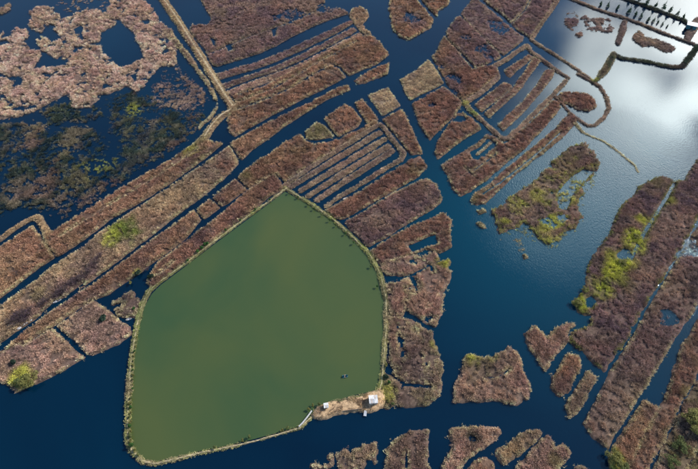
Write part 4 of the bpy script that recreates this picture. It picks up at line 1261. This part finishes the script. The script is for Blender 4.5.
PTS = ((205, 247), (203, 250), (199, 253), (208, 245), (188, 262), (226, 232), (241, 222), (256, 211), (270, 201))
for i, (x, y) in enumerate(PTS):
    put(B3, x, y, .75 if i > 3 else 1.0, i * 1.3, rank(PTS, i) + ' dark bush from the left along the upper left edge of the green pond', 'bush', 'bushes on the upper left pond bank', z=.5)
PTS = ((299, 199), (309, 206), (315, 210), (323, 216), (331, 222), (337, 227), (346, 235), (290, 194), (355, 244), (372, 268), (378, 288))
for i, (x, y) in enumerate(PTS):
    put((B3, B1)[i % 2], x - 1, y, .62, i * 1.9, rank(PTS, i, 1) + ' small bush from the top along the upper right pond bank', 'bush', 'small bushes on the right pond bank', z=.5)
PTS = ((313, 405), (319, 404), (309, 409), (288, 427), (282, 430), (250, 437), (243, 440), (215, 447))
for i, (x, y) in enumerate(PTS):
    put((B2, B1)[i % 2], x, y + 1, .7, i * 2.1, rank(PTS, i) + ' green bush from the left along the lower pond bank', 'bush', 'bushes on the lower pond bank', z=.5)
PTS = ((388, 402), (392, 405), (385, 378), (389, 384), (386, 366))
for i, (x, y) in enumerate(PTS):
    put((B2, B1, B4, B3)[i % 4], x, y, .8, i * 2.3, rank(PTS, i, 1) + ' bush from the top in the olive scrub beside the white-roofed hut', 'bush', 'bushes beside the hut', z=.4)
# conifers, upper right
PTS = ((646, 5.5), (654.5, 8.5), (662, 11), (669, 13.5), (676, 17), (682, 19.5), (638, 2.5), (630, 0))
for i, (x, y) in enumerate(PTS):
    put((K1, K2)[i % 2], x, y, (1.0, .9, 1.1, 1.05, .85, .8, 1.0, 1.0)[i], i * 1.1, rank(PTS, i) + ' dark conifer from the left on the far dike, upper right corner', 'conifer', 'conifers on the far dike', z=.7)
PTS = ((600, 5.5), (607.5, 7), (617.5, 9), (628.5, 13), (635, 15.5), (640.5, 17.5), (648, 21), (653, 22), (657.5, 23), (662, 25), (667, 27))
for i, (x, y) in enumerate(PTS):
    put((K2, K1)[i % 2], x, y, (.85, .8, .85, .95, .85, .8, .85, .7, .6, .55, .5)[i], i * 1.6, rank(PTS, i) + ' small conifer from the left in the bright strip between the far dikes', 'conifer', 'conifers in the bright water strip', z=-.2)


# ================================================================== small things people built
def shed(px, py, w, d, h, rz, label, cat='hut', pitch=.25):
    x, y = gp(px, py)
    r = empty('hut', (x, y, .75), rz)
    tag(r, label, cat)
    bm = bmesh.new()
    box(bm, -w / 2, w / 2, -d / 2, d / 2, -.3, h)
    wall = bm_obj('wall', bm, M_WALL, r)
    # sloping roof of overlapping sheets, a few of them stained
    ov = .22
    ns = max(3, int(w / .45))
    for k in range(ns):
        u0, u1 = -w / 2 - ov + (w + 2 * ov) * k / ns + .012, -w / 2 - ov + (w + 2 * ov) * (k + 1) / ns - .012
        dz = .035 * (k % 2)
        for sgn in (-1, 1):
            e0 = sgn * (d / 2 + ov)
            V = [(u0, e0, h + .02 + dz), (u1, e0, h + .02 + dz), (u1, sgn * .02, h + .02 + pitch + dz), (u0, sgn * .02, h + .02 + pitch + dz)]
            V += [(q[0], q[1], q[2] + .03) for q in V]
            mesh_obj('roof_sheet', V, [(3, 2, 1, 0), (4, 5, 6, 7), (0, 1, 5, 4), (1, 2, 6, 5), (2, 3, 7, 6), (3, 0, 4, 7)], (M_WHITE, M_WHITE, M_RUST, M_WHITE, M_GREYR)[(k * 2 + (sgn > 0)) % 5], r)
    bm = bmesh.new()
    box(bm, -w * .1, w * .12, -d / 2 - .04, -d / 2 - .003, -.1, h * .8)
    bm_obj('door', bm, M_WOOD, r)
    bm = bmesh.new()
    box(bm, w * .22, w * .4, -d / 2 - .03, -d / 2 - .004, h * .4, h * .75)
    bm_obj('window', bm, M_DARK, r)
    return r


shed(373, 402, 2.4, 2.2, 1.8, R(4), 'white-roofed hut at the right end of the sandy platform by the pond corner')
shed(326.3, 407.5, 1.1, 1.2, 1.2, R(8), 'tiny white-roofed shed at the left end of the sandy platform', pitch=.12)
# landing stage
x, y = gp(365.5, 411.5)
r = empty('landing_stage', (x, y, .5), R(-8))
tag(r, 'pale plank landing stage at the water edge below the white-roofed hut', 'landing stage')
for k in range(10):
    bm = bmesh.new()
    box(bm, -.45, .45, -1.6 + .3 * k, -1.6 + .3 * k + .26, 0, .05)
    bm_obj('plank', bm, M_SHEET if k < 8 else M_PALEWOOD, r)
for sx in (-.4, .4):
    for sy in (-1.5, .2):
        bm = bmesh.new()
        tube(bm, [(sx, sy, -.9), (sx, sy, -.003)], [.06, .06], 6)
        bm_obj('post', bm, M_WOOD, r)
# low retaining boards along the platform
a, b = np.array(gp(343, 412)), np.array(gp(363, 409.5))
r = empty('retaining_boards', ((a[0] + b[0]) / 2, (a[1] + b[1]) / 2, .4), math.atan2(b[1] - a[1], b[0] - a[0]))
tag(r, 'dark timber edging along the lower side of the sandy platform', 'timber edging')
L = np.linalg.norm(b - a)
for k in range(5):
    bm = bmesh.new()
    box(bm, -L / 2 + L * k / 5 + .02, -L / 2 + L * (k + 1) / 5 - .02, -.06, .06, -.5, .75)
    bm_obj('board', bm, M_WOOD, r)
# white slipway planks on the bank
pl = [np.array(gp(*p)) for p in ((312, 411.5), (310, 414.5), (307, 418.5), (303, 423.5), (299, 427.5))]
r = empty('footway', (pl[2][0], pl[2][1], .88))
tag(r, 'pale footway of boards along the pond bank, left of the tiny shed', 'footway')
for k in range(4):
    a, b = pl[k] - pl[2], pl[k + 1] - pl[2]
    t = (b - a) / np.linalg.norm(b - a)
    s = np.array((-t[1], t[0])) * .22
    nb = max(2, int(np.linalg.norm(b - a) / .5))
    for q in range(nb):
        c0, c1 = a + (b - a) * (q + .04) / nb, a + (b - a) * (q + .96) / nb
        V = [(*(c0 - s), 0), (*(c1 - s), 0), (*(c1 + s), 0), (*(c0 + s), 0)]
        V += [(v[0], v[1], .06) for v in V]
        mesh_obj('plank', V, [(3, 2, 1, 0), (4, 5, 6, 7), (0, 1, 5, 4), (1, 2, 6, 5), (2, 3, 7, 6), (3, 0, 4, 7)], M_PALEWOOD, r)
# hut group, upper right corner
x, y = gp(690, 29)
r = empty('field_hut', (x, y, .8), R(-25))
tag(r, 'field hut with white roof sheets, walls coloured as teal shadow, in the upper right corner', 'hut')
bm = bmesh.new()
box(bm, -2.6, 2.6, -2.0, 2.0, -.3, 2.2)
bm_obj('wall', bm, M_TEAL, r)  # teal shadow put into the wall colour
for k in range(4):
    bm = bmesh.new()
    vv = box(bm, -3.0 + 1.5 * k + .03, -3.0 + 1.5 * (k + 1) - .03, -2.3, 2.3, 2.25, 2.31)
    for v in vv:
        v.co.z += .22 * (1 - abs(v.co.y) / 2.3) + .12 * (v.co.y > 0)
    bm_obj('roof_sheet', bm, M_WHITE, r)
bm = bmesh.new()
box(bm, -.5, .5, -2.05, -2.003, -.2, 1.8)
bm_obj('door', bm, M_DARK, r)


# white bundles at the waterline, left
def bundle(seed):
    rnd = random.Random(seed)
    bm = bmesh.new()
    bmesh.ops.create_icosphere(bm, subdivisions=3, radius=.5)
    for v in bm.verts:
        n = fbm(np.array([v.co.x * 3 + 9 + seed]), np.array([v.co.y * 3 + v.co.z * 2 + 5]), 1.0, seed)[0]
        v.co *= .7 + .6 * n
        v.co.z *= .6
        v.co.x *= 1.25
    for f in bm.faces:
        f.smooth = True
    me = bpy.data.meshes.new('sack')
    bm.to_mesh(me)
    bm.free()
    me.materials.append(M_SHEET)
    return me


for i, (x, y, s, t) in enumerate(((19.5, 328.5, 1.15, 'largest white bundle at the water edge, lowest of the row by the dark thicket'), (24, 325, 1.0, 'second white bundle from the left in the row by the dark thicket'),
                                  (27.5, 323, .75, 'third white bundle in the row by the dark thicket'), (31, 320.5, .9, 'rightmost white bundle in the row by the dark thicket'))):
    o = bpy.data.objects.new('white_bundle', bundle(i + 3))
    C.objects.link(o)
    gx_, gy_ = gp(x, y)
    o.location = (gx_, gy_, .3)
    o.scale = (s, s, s)
    o.rotation_euler = (0, 0, R(38))
    tag(o, t, 'bundle', 'white bundles at the water edge')


# little boats
def boat(px, py, L, w, rz, mat, label):
    x, y = gp(px, py)
    r = empty('rowing_boat', (x, y, .04), rz)
    tag(r, label, 'boat')
    V, F = [], []
    ns = 10
    for k in range(ns + 1):
        t = k / ns * 2 - 1
        ww = w / 2 * max(.12, (1 - abs(t) ** 2.6))
        zt = .32 + .14 * t * t
        for (fx, fz) in ((-1, zt), (-.8, .0), (.8, .0), (1, zt), (.9, zt), (.7, .06), (-.7, .06), (-.9, zt)):
            V.append((t * L / 2, fx * ww, fz))
    for k in range(ns):
        for q in range(8):
            a, b = 8 * k + q, 8 * k + (q + 1) % 8
            F.append((a, b, b + 8, a + 8))
    F.append(tuple(range(8)))
    F.append(tuple(range(8 * ns + 7, 8 * ns - 1, -1)))
    mesh_obj('hull', V, F, mat, r)
    for tx in (-.25, .2):
        bm = bmesh.new()
        box(bm, tx * L - .12, tx * L + .12, -w * .4, w * .4, .22, .26)
        bm_obj('thwart', bm, M_WOOD, r)
    return r


boat(57.5, 301.5, 2.9, .75, R(36), M_SHEET, 'white rowing boat moored along the shrubby edge of the second strip')
boat(129, 319.5, 2.0, .8, R(25), M_SHEET, 'small white boat in the gap left of the pond corner')
boat(345, 198.8, 2.2, .7, R(35), M_SHEET, 'small white boat at the lower end of the comb-shaped basin')
# aerator on the pond
x, y = gp(345, 376.5)
r = empty('pond_aerator', (x, y, .14), R(10))
tag(r, 'small dark floating aerator in the lower right of the green pond', 'aerator')
for sy in (-.35, .35):
    bm = bmesh.new()
    tube(bm, [(-.9, sy, .05), (0, sy, .06), (.9, sy, .05)], [.12, .15, .12], 8)
    bm_obj('float', bm, M_TEAL, r)
bm = bmesh.new()
box(bm, -.3, .3, -.5, .5, .2, .28)
bm_obj('deck', bm, M_WOOD, r)
for sx in (-.55, .55):
    bm = bmesh.new()
    for k in range(6):
        a = math.pi * k / 6
        c, s_ = math.cos(a) * .4, math.sin(a) * .4
        vv = [bm.verts.new(p) for p in ((sx - c, -.28, .25 - s_), (sx + c, -.28, .25 + s_), (sx + c, .28, .25 + s_), (sx - c, .28, .25 - s_))]
        bm.faces.new(vv)
    bm_obj('paddle_wheel', bm, M_TEAL, r)
